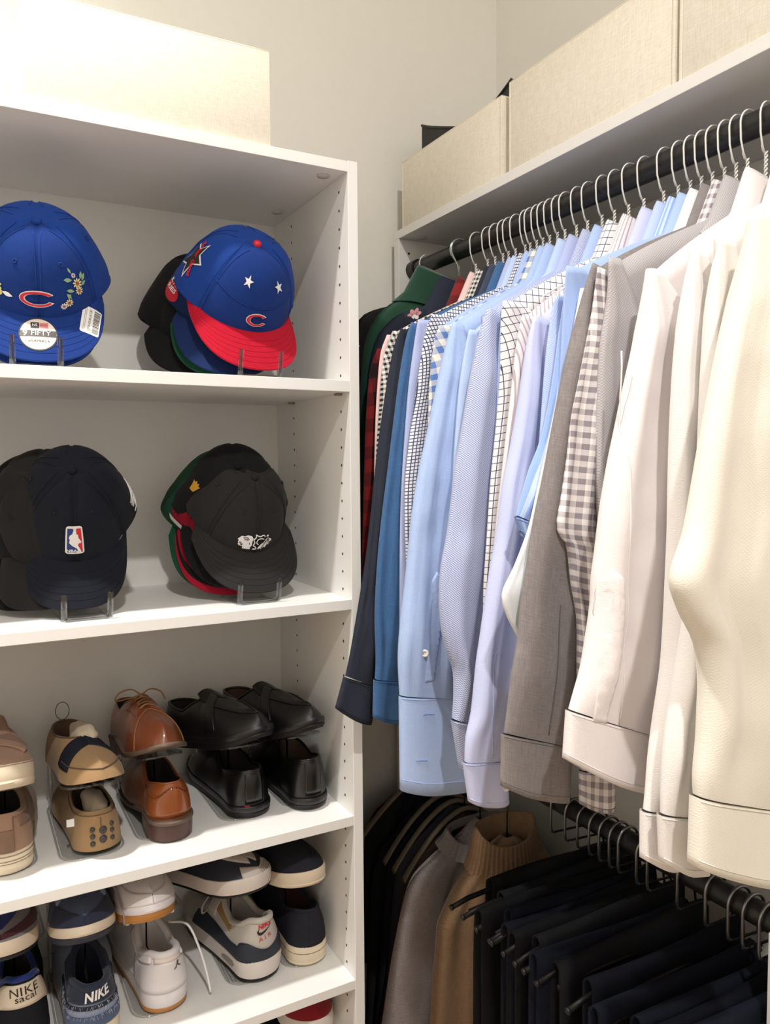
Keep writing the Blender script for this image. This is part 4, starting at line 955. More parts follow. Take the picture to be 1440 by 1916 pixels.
while x < .020:
    wd = rnd.choice((.0005, .0008, .0012, .0016)); q = flat([[(x, -.0125), (x+wd, -.0125), (x+wd, -.0035), (x, -.0035)]], .02)
    mk('barcode_bar', [vb(p[0], p[1], .0010) for p in q[0]], q[1], KTH, lb, smooth=False); x += wd+rnd.choice((.0006, .0009, .0013))
q = text('22710-OS-BLUE-CBS', .0048, wide=.98); mk('label_print', [vb(p[0], p[1]+.0015, .0010) for p in q[0]], q[1], KTH, lb, smooth=False)
for dy_ in (.0078, .0098): mk('label_fine_print', *tube([vb(-.020+.040*k/6, dy_, .0009) for k in range(7)], .0003, 4), solid('grey print', (120, 118, 116), .6, 0), lb)
cap_stand('clear acrylic cap stand under the royal blue flower cap', .078, .143, 1.268, z2)

# --- stack B : blue crown with red visor
for k, (lab, m, vmm, yaw, dx, dy, pit) in enumerate((('black cap deepest in the red visor cap stack, its back sticking out', BLKC, BLKC, -12, -.062, .085, 36), ('green cap under the red visor cap', GRNC, GRNC, -15, -.030, .040, 47), ('deep blue cap with stadium patch tucked beneath the red visor cap', NBL, NBL, -11, -.024, .024, 48))):
    g = CapGeo((.447+dx, 1.283+dy, z2+(.012, .006, .010)[k]), yaw, pit, 0, k=.985, flare=.026, reach=.072, bw=.097, droop=.005)
    c_ = cap(lab, g, m, vmm, eyelets=False, group=STK, stitch=False)
    if k == 2:
        m2 = ONF(g, math.radians(-88), .18)
        q = flat([ell(0, -.008, .017, .017, 24)], .006); pt = mk('side_patch', [m2(p[0], p[1], .0012) for p in q[0]], q[1], RTH, c_)
        for s_, dy_ in (('KYL', .010), ('RIES', -.002)):
            q = text(s_, .0115, shear=.2, bold=.0003); mk('patch_print', [m2(p[0], p[1]+dy_, .0022) for p in q[0]], q[1], WTH, pt)
gB = CapGeo((.462, 1.280, z2+.016), 6, 49, 0, H=.113, a=.098, b=.096, reach=.070, bw=.097, droop=.005)
cB = cap('blue cap with red visor, red button and white stars', gB, ROY, REDC, RTH, front=ROY2, single=True, eyelets=False, group=STK)
mf = ONF(gB, 0, .16)
cl = flat([letter_c(.0200, .0125, .0078, .52)], .005); mk('letter_outline', [mf(p[0]+.000, p[1]+.002, .0012) for p in cl[0]], cl[1], WTH, cB)
cl = flat([letter_c(.0184, .0110, .0050, .58)], .005); mk('letter', [mf(p[0]-.0004, p[1]+.002, .0024) for p in cl[0]], cl[1], RTH, cB)
for u, ww, ro in ((-.034, .066, .15), (.048, .060, -.1)):
    q = flat([star(u, ww, .0125, .0050, ro)], .005); mk('star', [mf(p[0], p[1], .0016) for p in q[0]], q[1], WTH, cB)
mk('front_seam', *tube([gB.crown(math.radians(-58)+math.radians(116)*k/30, .40-.10*math.cos((k/30-.5)*PI), .0003) for k in range(31)], .0008, 5), ROY2, cB)
ms = ONF(gB, math.radians(-98), .36)
q = flat([[(p[0]*1.0, p[1]*1.5) for p in star(0, 0, .026, .0125, .2)]], .005); pt = mk('star_patch', [ms(p[0], p[1], .0012) for p in q[0]], q[1], WTH, cB)
q = flat([[(p[0]*1.0, p[1]*1.5) for p in star(0, 0, .022, .0105, .2)]], .005); mk('patch_field', [ms(p[0], p[1], .0018) for p in q[0]], q[1], solid('patch black', (36, 30, 30), .7, .05), pt)
rt = lambda p, a, dx, dy: (p[0]*math.cos(a)-p[1]*math.sin(a)+dx, p[0]*math.sin(a)+p[1]*math.cos(a)+dy)
for s_, sz, dx, dy, mt in (('All Star Game', .0115, .004, .004, RTH),):
    q = text(s_, sz, shear=.25, bold=.0003); mk('patch_print', [ms(*rt(p, -1.05, dx, dy), .0026) for p in q[0]], q[1], mt, pt)
cap_stand('clear acrylic cap stand under the red visor cap', .418, .487, 1.262, z2)

# --- stack C : navy cap with basketball emblem
for k, (lab, m, yaw, dx, dy, pit) in enumerate((('black cap deepest in the basketball cap stack', BLKC, -32, -.075, .070, 47), ('dark grey cap beside the basketball emblem cap', BRK, -26, -.052, .036, 49))):
    g = CapGeo((.150+dx, 1.300+dy, z3+.012+.004*k), yaw, pit, 0, k=.98, reach=.070, bw=.084, droop=.028)
    cap(lab, g, m, eyelets=(k == 1), group=STK, stitch=False)
gC = CapGeo((.158, 1.298, z3+.018), -7, 49, 0, H=.118, a=.096, b=.085, reach=.074, bw=.083, droop=.030, stiff=.70)
cC = cap('navy curved-visor cap with basketball league emblem', gC, NAV, group=STK)
mf = ONF(gC, 0, .30)
q = flat([rrect(.0290, .0540, .005)], .006); em = mk('emblem_border', [mf(p[0], p[1], .0014) for p in q[0]], q[1], WTH, cC)
q = flat([[(-.0118, -.0230), (.0020, -.0230), (.0085, -.012), (.0015, .006), (-.002, .0230), (-.0118, .0230)]], .006); mk('emblem_field', [mf(p[0], p[1], .0024) for p in q[0]], q[1], BTH, em)
q = flat([[(.0060, -.0230), (.0118, -.0230), (.0118, .0230), (.0035, .0230), (.0030, .006), (.0055, -.008)]], .006); mk('emblem_field', [mf(p[0], p[1], .0024) for p in q[0]], q[1], RTH, em)
sil = [(.0000, .0205), (.0030, .0195), (.0036, .0165), (.0030, .0140), (.0062, .0118), (.0066, .0060), (.0090, .0020), (.0105, -.0010), (.0098, -.0040), (.0062, -.0045), (.0050, -.0080), (.0078, -.0150), (.0100, -.0225), (.0066, -.0225), (.0030, -.0140), (-.0040, -.0085), (-.0086, -.0030), (-.0072, .0020), (-.0088, .0060), (-.0076, .0105), (-.0030, .0140), (-.0020, .0185)]
q = flat([sil], .006); mk('emblem_figure', [mf(p[0], p[1], .0030) for p in q[0]], q[1], WTH, em)
q = text('NBA', .0078, bold=.0002); mk('emblem_print', [mf(p[0]-.0045, p[1]-.0190, .0034) for p in q[0]], q[1], WTH, em)
ms = ONF(gC, math.radians(100), .22)
for P in ([(-.022, -.004), (.006, .010), (.014, .022), (.016, .012), (.010, -.006), (-.008, -.020), (-.020, -.022)], [(-.022, .002), (.010, .014)], [(-.020, -.010), (.012, .004)], [(-.012, -.016), (-.004, -.004), (.002, .004)], [(.000, .000), (.006, -.010)]):
    mk('side_mark', *tube([ms(p.x, p.y, .0012) for p in smooth_path([(a, b, 0) for a, b in P], 14)], .0008, 5), WTH, cC)
cap_stand('clear acrylic cap stand under the basketball emblem cap', .138, .206, 1.286, z3)

# --- stack D : charcoal cap with profile emblem
dd = (('green cap deepest in the charcoal cap stack', GRNC, GRNC, -12, -.034, .060, 45), ('red cap with black striped visor under the charcoal cap', REDD, REDD, -14, -.030, .042, 46), ('black cap with small golden mark behind the charcoal cap', BLKC, BLKC, -9, -.016, .028, 47))
for k, (lab, m, vmm, yaw, dx, dy, pit) in enumerate(dd):
    g = CapGeo((.452+dx, 1.303+dy, z3+(.016, .012, .024)[k]), yaw, pit, 0, k=1.0, flare=.026, reach=.072, bw=.096, droop=.006)
    c_ = cap(lab, g, m, vmm, eyelets=False, group=STK, stitch=False)
    if k == 1:
        mk('visor_stripe', *visor_mesh(g, 40, 4, .001, -.98, .98, .70, .86, .0012), BLKC, c_)
        V = [g.crown(math.radians(-120)+math.radians(60)*j/20, .02+.06*i/3, .0012) for i in range(4) for j in range(21)]
        mk('side_stripe', V, grid_faces(4, 21), WTH, c_)
    if k == 2:
        mg = ONF(g, math.radians(-84), .45)
        q = flat([[(-.004, -.013), (.006, -.010), (.010, .002), (.013, .010), (.008, .007), (.006, .013), (.002, .008), (-.002, .012), (-.004, .006), (-.009, .006), (-.006, -.002)]], .005)
        mk('gold_mark', [mg(p[0], p[1], .0014) for p in q[0]], q[1], GTH, c_)
gD = CapGeo((.466, 1.300, z3+.018), 6, 46, 0, H=.100, a=.096, b=.084, flare=.012, reach=.072, bw=.098, droop=.006)
cD = cap('charcoal cap with white profile head emblem', gD, CHC, group=STK)
mf0 = ONF(gD, 0, .17); mf = lambda u, w, o: mf0(u-.001, w+.003, o)
K = .92
head = [(-.038, .0060), (-.034, .0120), (-.028, .0120), (-.022, .0160), (-.014, .0150), (-.0095, .0100), (-.0105, .0020), (-.0095, -.0060), (-.0120, -.0100), (-.0120, -.0160), (-.0270, -.0160), (-.0270, -.0110), (-.0340, -.0105), (-.0370, -.0080), (-.0362, -.0045), (-.0385, -.0025), (-.0365, .0005), (-.0400, .0030)]
q = flat([[(a*K, b*K) for a, b in head]], .005); em = mk('emblem_head', [mf(p[0], p[1], .0016) for p in q[0]], q[1], WTH, cD)
for P in ([(-.030, .0085), (-.023, .0105), (-.018, .0070)], [(-.027, .0050), (-.023, .0065), (-.020, .0045)], [(-.036, -.0025), (-.031, -.0020)], [(-.033, -.0070), (-.029, -.0050), (-.030, -.0085)], [(-.016, .0000), (-.015, -.0040)]):
    mk('emblem_line', *tube([mf(p.x*K, p.y*K, .0024) for p in smooth_path([(a, b, 0) for a, b in P], 8)], .0006, 5), KTH, em)
for P, rr in (([(-.005, .018), (-.004, .012), (-.008, .007), (-.005, .000), (-.007, -.006), (-.002, -.010), (.000, -.015), (-.007, -.015)], .0011), ([(-.005, .018), (.004, .014), (.012, .016), (.016, .012)], .0011), ([(.001, .008), (.008, .009), (.014, .007)], .0009), ([(.001, .008), (-.001, .000), (.003, -.004)], .0009)):
    mk('emblem_line', *tube([mf(p.x*K, p.y*K, .0018) for p in smooth_path([(a, b, 0) for a, b in P], 16)], rr, 5), WTH, em)
for k, (tx, ty) in enumerate(((.004, -.016), (.010, -.016), (.018, -.014), (.026, -.009), (.032, -.002))):
    bx, by = .022, .010; L = math.hypot(tx-bx, ty-by); a = math.atan2(ty-by, tx-bx)
    q = flat([ell((bx+tx)/2*1+.25*(tx-bx), (by+ty)/2+.25*(ty-by), L*.27, .0030, 14, rot=a)], .005)
    f = mk('emblem_feather', [mf(p[0]*K, p[1]*K, .0016) for p in q[0]], q[1], WTH, em)
    mk('feather_line', *tube([mf((bx+(tx-bx)*t)*K, (by+(ty-by)*t)*K, .0022) for t in (.1, .4, .7, .95)], .0005, 5), KTH if k % 2 else WTH, f)
q = flat([ell(.022, .013, .0028, .0022, 12)], .005); mk('emblem_knot', [mf(p[0]*K, p[1]*K, .0020) for p in q[0]], q[1], WTH, em)
ms = ONF(gD, math.radians(96), .22)
q = flat([[(-.008, -.008), (.002, -.002), (.012, .012), (.006, .014), (-.006, .002)]], .005); mk('side_mark', [ms(p[0], p[1], .0012) for p in q[0]], q[1], WTH, cD)
cap_stand('clear acrylic cap stand under the charcoal cap', .419, .489, 1.290, z3)

# ================================================================ shoes
def prof(P):
    return lambda x: interp(P, x)
class Shoe:
    """upper lofted from the sole outline to the collar rim and the instep ridge; x runs heel to toe"""
    def __init__(s, M, L=.285, W=.049, heel=.75, throat=.52, rim=((0, .085), (.3, .062), (.6, .085)), ridge=((.5, .085), (.75, .058), (.92, .046), (1, .040)), ow=.027, sole=.020, spring=.012, toe=.17, hr=.13, waist=.86, bulge=.8, inset=.03, heelx=.02, hsole=None):
        s.__dict__.update(locals()); s.M = M
    def hw(s, x):
        t = x/s.L
        w = interp(((0, s.heel), (.25, s.heel*.98), (.45, s.waist), (.68, 1.0), (.82, .97), (1, .90)), t)
        if t < s.hr: w *= math.sqrt(max(0, 1-(1-t/s.hr)**2))
        if t > 1-s.toe: w *= math.sqrt(max(0, 1-((t-1+s.toe)/s.toe)**2))
        return w*s.W
    def lift(s, x):
        t = x/s.L; return s.spring*max(0, (t-.62)/.38)**2
    def zs(s, x):
        t = x/s.L
        base = s.sole if not s.hsole else s.hsole+(s.sole-s.hsole)*min(1, max(0, (t-.25)/.30))
        return base+s.lift(x)
    def P(s, sg, v):
        a = min(1, abs(sg)); side = 1 if sg >= 0 else -1
        xb = s.L*(1-math.cos(PI*a))/2; B = Vector((xb, side*s.hw(xb), s.zs(xb)))
        so = .56
        if a <= so:
            q = a/so; x0, x1 = s.heelx*s.L, s.throat*s.L
            xt = (x0+x1)/2-(x1-x0)/2*math.cos(PI*q); yt = side*s.ow*max(0, math.sin(PI*q))**.75; zt = interp(s.rim, xt/s.L)
        else:
            q = (a-so)/(1-so); xt = s.throat*s.L+(s.L*.93-s.throat*s.L)*q**1.1; yt = 0; zt = interp(s.ridge, xt/s.L)+s.lift(xt)
        T = Vector((xt, yt, zt+(s.hsole-s.sole if False else 0)))
        C = Vector((xb+(xt-xb)*.30, (B.y+(T.y-B.y)*.12), B.z+(T.z-B.z)*s.bulge))
        C.x += (-.004 if a < .3 else 0)
        return (1-v)**2*B+2*v*(1-v)*C+v*v*T
    def pt(s, sg, v, off=0.0):
        p = s.P(sg, v)
        if off:
            d = .004
            n = (s.P(min(.999, sg+d), v)-s.P(max(-.999, sg-d), v)).cross(s.P(sg, min(1, v+d))-s.P(sg, max(0, v-d)))
            if n.length > 1e-12:
                n.normalize()
                if n.dot(p-Vector((s.L*.45, 0, .03))) < 0: n = -n
                p = p+n*off
        return s.M @ p
    def loc(s, x, y, z): return s.M @ Vector((x, y, z))
    def patch(s, s0, s1, v0, v1, off=.0012, ns=30, nv=8):
        f0 = v0 if callable(v0) else (lambda t: v0); f1 = v1 if callable(v1) else (lambda t: v1)
        V = []
        for k in (off, -.0006):
            for i in range(nv):
                for j in range(ns):
                    t = j/(ns-1); sg = s0+(s1-s0)*t; V.append(s.pt(sg, f0(t)+(f1(t)-f0(t))*i/(nv-1), k))
        n2 = ns*nv; F = grid_faces(nv, ns)+[tuple(reversed(q)) for q in grid_faces(nv, ns, False, n2)]
        for i in range(nv-1):
            for j in (0, ns-1):
                q = (i*ns+j, (i+1)*ns+j, n2+(i+1)*ns+j, n2+i*ns+j); F.append(q if j == 0 else tuple(reversed(q)))
        for j in range(ns-1):
            F.append((j, n2+j, n2+j+1, j+1)); b = (nv-1)*ns; F.append((b+j, b+j+1, n2+b+j+1, n2+b+j))
        return V, F
    def heel_map(s, v0, sg0=0.0):
        d = .03; ks = (s.P(sg0+d, v0)-s.P(sg0, v0)).length/d; kv = (s.P(sg0, v0+.05)-s.P(sg0, v0)).length/.05
        return lambda u, w, off: s.pt(sg0-u/ks, max(.01, min(.99, v0+w/kv)), off)
    def layer(s, z0, z1, k0=1.0, k1=1.0, n=72, x0=None, x1=None, zt=None, wav=0):
        """a slice of sole between two heights (fractions of outline k0, k1)"""
        V = []
        f0 = z0 if callable(z0) else (lambda x: z0); f1 = z1 if callable(z1) else (lambda x: z1)
        for q, k in ((0, k0), (.25, k0*1.012), (.75, k1*1.012), (1, k1)):
            for i in range(n):
                sg = -1+2*i/n; a = abs(sg); xb = s.L*(1-math.cos(PI*a))/2; side = 1 if sg >= 0 else -1
                zz = f0(xb)+(f1(xb)-f0(xb))*q
                x = (xb-s.L/2)*k+s.L/2; 
                V.append(s.M @ Vector((x, side*s.hw(xb)*k, zz+s.lift(xb))))
        F = grid_faces(4, n, True)+[tuple(range(n-1, -1, -1)), tuple(3*n+i for i in range(n))]
        return V, F
def leather(n, c, rough=.35, coat=.25): return solid(n, c, rough, .10, .12, 260, coat=coat, vscale=18)
def suede(n, c): return solid(n, c, .95, .13, .5, 700, sheen=.1, vscale=30)
LIN_D = solid('dark shoe lining', (34, 28, 26), .9, .05)
def shoe(name, label, M, um, lm=LIN_D, cat='shoe', collar_m=None, collar_r=.0035, group='shoes on the tower shelves', geo={}, sole_layers=(), insole=None):
    g = Shoe(M, **geo)
    base = M @ Vector((g.L/2, 0, 0)); r = thing(name, label, cat, tuple(base), group)
    ns, nv = 96, 12; V = []
    for i in range(nv):
        for j in range(ns): V.append(g.pt(-1+2*j/ns, i/(nv-1)))
    F = grid_faces(nv, ns, True); bm = bmesh.new(); vs = [bm.verts.new(p) for p in V]
    for q in F:
        try: bm.faces.new([vs[i] for i in q])
        except ValueError: pass
    bmesh.ops.remove_doubles(bm, verts=bm.verts, dist=1e-5); bmesh.ops.recalc_face_normals(bm, faces=bm.faces)
    up = mk('upper', *bm_out(bm), um, r)
    # lining down into the shoe
    V = []; m = 40; so = .555
    for f, dz in ((1.0, -.0005), (.93, -.010), (.95, -.5), (.6, -.55)):
        for j in range(m):
            sg = -so+2*so*j/(m-1); p = g.P(sg, 1.0)
            cx = (g.heelx+g.throat)/2*g.L; zin = g.zs(p.x)+.010
            z = p.z+dz if dz > -.1 else zin
            V.append(g.M @ Vector((cx+(p.x-cx)*f, p.y*f, max(z, zin))))
    mk('lining', V, grid_faces(4, m)+[tuple(3*m+j for j in range(m))], lm, r)
    rim = [g.pt(-.555+1.11*j/48, 1.0, 0) for j in range(49)]
    mk('collar_edge', *tube(rim, collar_r, 8), collar_m or um, r)
    for nm, a, b, k0, k1, mt in sole_layers: mk(nm, *g.layer(a, b, k0, k1), mt, r, auto=45)
    return r, g
def laces(r, g, mat, xs, half=.012, rad=.0017, bow=False):
    for i, x in enumerate(xs):
        P = []
        for k in range(9):
            u = -1+2*k/8; z = interp(g.ridge, x)+g.lift(x*g.L)+.0062-.006*u*u
            P.append(g.loc(x*g.L+(.005*u if i % 2 else -.005*u), half*u, z))
        mk('lace', *tube(P, rad, 6), mat, r)
def tongue(r, g, mat, w=.020, up=.028, t=.004, x=None, back=.012):
    x0 = g.throat*g.L if x is None else x
    V = []; n = 12
    zt = interp(g.ridge, g.throat)
    for lay in (0, t):
        for i in range(n):
            a = i/(n-1)
            for j in range(7):
                u = -1+j/3; xx = x0+.055*(1-a)-back*a-lay*.6; zz = interp(g.ridge, min(1, xx/g.L)) if xx > x0 else zt
                zz = zt-.030*(1-a)+up*a
                V.append(g.loc(xx, w*u*(1-.25*a**4), zz-.006*u*u+lay))
    n2 = n*7; F = [tuple(reversed(q)) for q in grid_faces(n, 7)]+grid_faces(n, 7, False, n2)
    for i in range(n-1):
        for j in (0, 6):
            q = (i*7+j, (i+1)*7+j, n2+(i+1)*7+j, n2+i*7+j); F.append(q)
    b = (n-1)*7
    for j in range(6): F.append((b+j, b+j+1, n2+b+j+1, n2+b+j))
    mk('tongue', V, F, mat, r)
def MB(x, y, z, yaw=0, pitch=0, roll=0):
    """lower shoe: heel at (x, y, z) facing the room, toe to the wall"""
    return Matrix.Translation((x, y, z)) @ Matrix.Rotation(math.radians(90+yaw), 4, 'Z') @ Matrix.Rotation(math.radians(-pitch), 4, 'Y') @ Matrix.Rotation(math.radians(roll), 4, 'X')
def MT(x, y, z, yaw=0, pitch=8, L=.285, roll=0):
    """upper shoe: toe tip near (x, y, z) facing the room, heel raised by pitch"""
    R = Matrix.Rotation(math.radians(-90+yaw), 4, 'Z') @ Matrix.Rotation(math.radians(pitch), 4, 'Y') @ Matrix.Rotation(math.radians(roll), 4, 'X')
    return Matrix.Translation((x, y, z)) @ R @ Matrix.Translation((-L, 0, 0))
def logo_text(r, m, s_, size, mat, dx=0, dy=0, off=.0018, rot=0, **kw):
    q = text(s_, size, **kw); c, n = math.cos(rot), math.sin(rot)
    mk('heel_print', [m(p[0]*c-p[1]*n+dx, p[0]*n+p[1]*c+dy, off) for p in q[0]], q[1], mat, r, smooth=False)
def swoosh(r, m, k, mat, dx=0, dy=0, off=.0018, rot=0):
    P = [(-.5, .02), (-.42, -.16), (-.25, -.20), (0, -.12), (.5, .18), (.05, .00), (-.2, -.06), (-.34, -.04), (-.38, .04), (-.33, .16)]
    c, n = math.cos(rot), math.sin(rot); q = flat([[(a*k, b*k) for a, b in P]], .006)
    mk('check_mark', [m(p[0]*c-p[1]*n+dx, p[0]*n+p[1]*c+dy, off) for p in q[0]], q[1], mat, r)
def stacker(label, x, yf, zs, zt, w=.088, L=.24, tilt=4, yaw=0, xt=None):
    r = thing('shoe_stacker', label, 'shoe rack', (x, yf+L/2, zs), 'clear shoe stackers')
    xt = x if xt is None else xt
    def loop(cx, y0, y1, z0, z1, hw):
        P = []
        for px, py in rrect(2*hw, y1-y0, .03, 0, (y0+y1)/2, 6): P.append((cx+px, py, z0+(z1-z0)*(py-y0)/(y1-y0)))
        return P
    mk('base_frame', *tube(loop(x, yf, yf+L, zs+.0020, zs+.0020, w/2), .0018, 6, True), CLEAR, r)
    q = flat([[(p[0], p[1]) for p in loop(x, yf+.003, yf+L-.003, 0, 0, w/2-.003)]], .1)
    mk('base_plate', [(p.x, p.y, zs+.0022) for p in q[0]]+[(p.x, p.y, zs+.0006) for p in q[0]], q[1]+[tuple(reversed([i+len(q[0]) for i in f])) for f in q[1]], CLEAR, r, smooth=False)
    t = math.tan(math.radians(tilt))
    mk('upper_frame', *tube(loop(xt, yf+.005, yf+L, zt, zt+L*t, w/2-.004), .0022, 6, True), CLEAR, r)
    q = flat([[(p[0], p[1]) for p in loop(xt, yf+.008, yf+L-.003, 0, 0, w/2-.007)]], .1); zf = lambda y: zt+(y-yf)*t
    mk('upper_plate', [(p.x, p.y, zf(p.y)+.0008) for p in q[0]]+[(p.x, p.y, zf(p.y)-.0008) for p in q[0]], q[1]+[tuple(reversed([i+len(q[0]) for i in f])) for f in q[1]], CLEAR, r, smooth=False)
    for sx in (-1, 1):
        mk('support_post', *box(x+sx*(w/2-.006)-.003, x+sx*(w/2-.006)+.003, yf+L-.05, yf+L-.012, zs+.002, zf(yf+L-.05), .001), CLEAR, r)
    return r
z4, z5 = SH[3][0], SH[4][0]
e0 = .0042                                              # thickness of the stacker base under each shoe
CRM = solid('cream rubber', (222, 206, 180), .6, .06, .1, 300); WRB = solid('white rubber', (226, 218, 210), .5, .05); BRB = solid('black rubber', (16, 15, 15), .55, .05, spec=.3); GUM = solid('gum rubber', (190, 130, 66), .5, .06); NRB = solid('navy rubber', (36, 42, 56), .6, .05)

# ---------- pair 1: taupe suede sneakers
SUE = suede('taupe suede', (154, 122, 100)); SUD = suede('dark taupe suede', (128, 100, 82))
LOW1 = dict(L=.280, W=.051, heel=.80, throat=.50, rim=((0, .092), (.10, .086), (.28, .074), (.55, .092)), sole=.034, spring=.006, ow=.028, toe=.2)
ly = (('outsole', 0, .012, .985, 1.0, CRM), ('midsole', .012, .036, 1.0, .99, CRM))
r, g = shoe('suede_sneaker', 'taupe suede sneaker with thick cream sole, heel to the room, under its pair', MB(.046, 1.318, z4+e0, -3), SUE, geo=LOW1, sole_layers=ly, collar_r=.0045)
mk('heel_strip', *g.patch(-.055, .055, .02, .99, .0022, 10, 12), SUD, r); mk('heel_tab', *g.patch(-.045, .045, .50, .99, .0036, 10, 8), SUE, r)
mk('collar_overlay', *g.patch(-.40, -.10, lambda t: .62-.1*t, .99, .0016), SUD, r); mk('collar_overlay', *g.patch(.10, .40, lambda t: .52+.1*t, .99, .0016), SUD, r)
for z in (.017, .021, .029): mk('sole_groove', *tube([g.loc((x_-g.L/2)*1.0135+g.L/2, y_*1.0135, z) for x_, y_ in [(g.L*(1-math.cos(PI*abs(q/20)))/2, (1 if q >= 0 else -1)*g.hw(g.L*(1-math.cos(PI*abs(q/20)))/2)) for q in range(-9, 10)]], .0006, 4), solid('groove brown', (128, 108, 88), .8, .05), r)
r, g = shoe('suede_sneaker', 'taupe suede sneaker with crossed straps, toe to the room, on top of its pair', MT(.044, 1.272, z4+.150, 2, -13, .280), SUE, geo=LOW1, sole_layers=ly)
for k, (a, b) in enumerate(((.50, .60), (.61, .70), (.71, .78))):
    for sd in (-1, 1): mk('strap', *g.patch(sd*a, sd*b, .35, .99, .0025+.001*k, 8, 10), SUD if k % 2 else SUE, r)
for sd in (-1, 1): mk('side_overlay', *g.patch(sd*.28, sd*.55, .35, .98, .0022, 14, 10), SUD, r)
tongue(r, g, SUE, .024, .022)
stacker('clear shoe stacker between the taupe suede sneakers', .046, 1.330, z4, z4+.133, .094, .24, -13)

# ---------- pair 2: tan driving moccasins
MOC = suede('tan suede', (158, 126, 88)); MOD = suede('brown lining suede', (98, 76, 60)); DNM = fabric('dark denim band', (34, 36, 46)); SOCK = fabric('beige sock', (196, 180, 158))
LM = dict(L=.272, W=.048, heel=.82, throat=.56, rim=((0, .068), (.25, .058), (.5, .062), (.6, .064)), ridge=((.5, .066), (.75, .052), (.92, .040), (1, .036)), sole=.005, spring=.012, ow=.030, toe=.20, bulge=.92, heelx=.03)
lm = (('outsole', .001, .006, .90, .97, solid('brown rubber', (70, 54, 42), .7, .05)),)
NUB = solid('rubber nub', (58, 54, 52), .45, .05)
r, g = shoe('driving_moccasin', 'tan driving moccasin with rubber nubs on its heel, under its pair', MB(.186, 1.318, z4+e0, 2), MOC, MOD, geo=LM, sole_layers=lm, collar_r=.002)
hm = g.heel_map(.18)
def nub(hm, u, w, R, r):
    c = hm(u, w, 0); n = (hm(u, w, .004)-c).normalized(); A = n.orthogonal().normalized(); B = n.cross(A); V = []
    for f, h in ((1.0, .0), (1.0, .0016), (.8, .0030), (.4, .0036), (0, .0037)):
        for j in range(14): V.append(c+n*h+(A*math.cos(2*PI*j/14)+B*math.sin(2*PI*j/14))*R*f)
    mk('rubber_nub', V, grid_faces(5, 14, True), NUB, r)
for u, w, R in ((-.012, .020, .0042), (-.012, .007, .0042), (-.012, -.005, .0042), (.004, .016, .0062), (.004, .000, .0062), (.020, .024, .0038), (.020, .011, .0038), (.020, -.002, .0038)): nub(hm, u, w, R, r)
mk('heel_seam', *tube([hm(.001, .026+.022*k/6, .0006) for k in range(7)], .0008, 5), MOD, r)
mk('collar_seam', *tube([g.pt(-.42+.84*k/40, .80, .0006) for k in range(41)], .0008, 5), MOD, r)
def sock(label, M, L, z, h):
    V = []; rr = random.Random(5); n, m = 9, 28
    for i in range(n):
        t = i/(n-1); a = t*PI
        for j in range(m):
            q = 2*PI*j/m; wob = 1+.10*math.sin(3*q+i)+.06*math.sin(5*q-i*2)
            V.append(M @ Vector((L/2-L/2*math.cos(a)+.004*math.sin(2*q), .019*math.sin(a)**.5*math.cos(q)*wob, z+h*math.sin(a)**.5*math.sin(q)*wob)))
    mk('sock', V, grid_faces(n, m, True), SOCK, None, uv=[(p.x*2, p.z*2) for p in V], label=label, cat='sock')
sock('beige sock stuffed in the nubbed heel moccasin', MB(.186, 1.318, z4+e0, 2) @ Matrix.Translation((.018, -.004, 0)), .10, .056, .019)
tg = [(.148, 1.330, z4+.066), (.136, 1.326, z4+.068), (.136, 1.3255, z4+.056), (.148, 1.329, z4+.054)]
mk('sock_tag', tg+[(a, b+.001, c) for a, b, c in tg], [(0, 1, 2, 3), (7, 6, 5, 4), (0, 4, 5, 1), (1, 5, 6, 2), (2, 6, 7, 3), (3, 7, 4, 0)], PAP, r, smooth=False, label='white woven tag')
Mt = MT(.186, 1.268, z4+.128, 6, -6, .272)
r, g = shoe('driving_moccasin', 'tan driving moccasin with dark denim band over the toe, on top of its pair', Mt, MOC, MOD, geo=LM, sole_layers=lm, collar_r=.002, collar_m=MOD)
for sd in (-1, 1): mk('denim_band', *g.patch(sd*.55, sd*.73, .22, .995, .0016, 16, 14), DNM, r)
mk('apron_seam', *tube([g.pt((.60+.4*k/30) if k <= 30 else -(1-.4*(k-31)/30), .34, .0008) for k in range(62)], .0011, 5), MOD, r)
for i in range(5):
    for j in range(3): 
        c = g.loc(g.L*(.80+.035*i), -.018+.018*j, .001+g.lift(g.L*(.8+.035*i))); mk('sole_pebble', *tube([c, g.loc(g.L*(.80+.035*i), -.018+.018*j, -.0022+g.lift(g.L*(.8+.035*i)))], .0052, 10), NUB, r)
sock('crumpled beige sock in the denim banded moccasin', Mt @ Matrix.Translation((.060, .010, 0)), .10, .055, .022)
mk('pull_loop', *tube([g.loc(.004+.010*math.sin(PI*k/12)*0, .012*math.sin(2*PI*k/24), .068+.016*(1-math.cos(2*PI*k/24))) for k in range(25)], .0007, 5), solid('brown cord', (70, 56, 46), .8, .05), r)
stacker('clear shoe stacker between the tan driving moccasins', .176, 1.318, z4, z4+.118, .100, .25, -6)

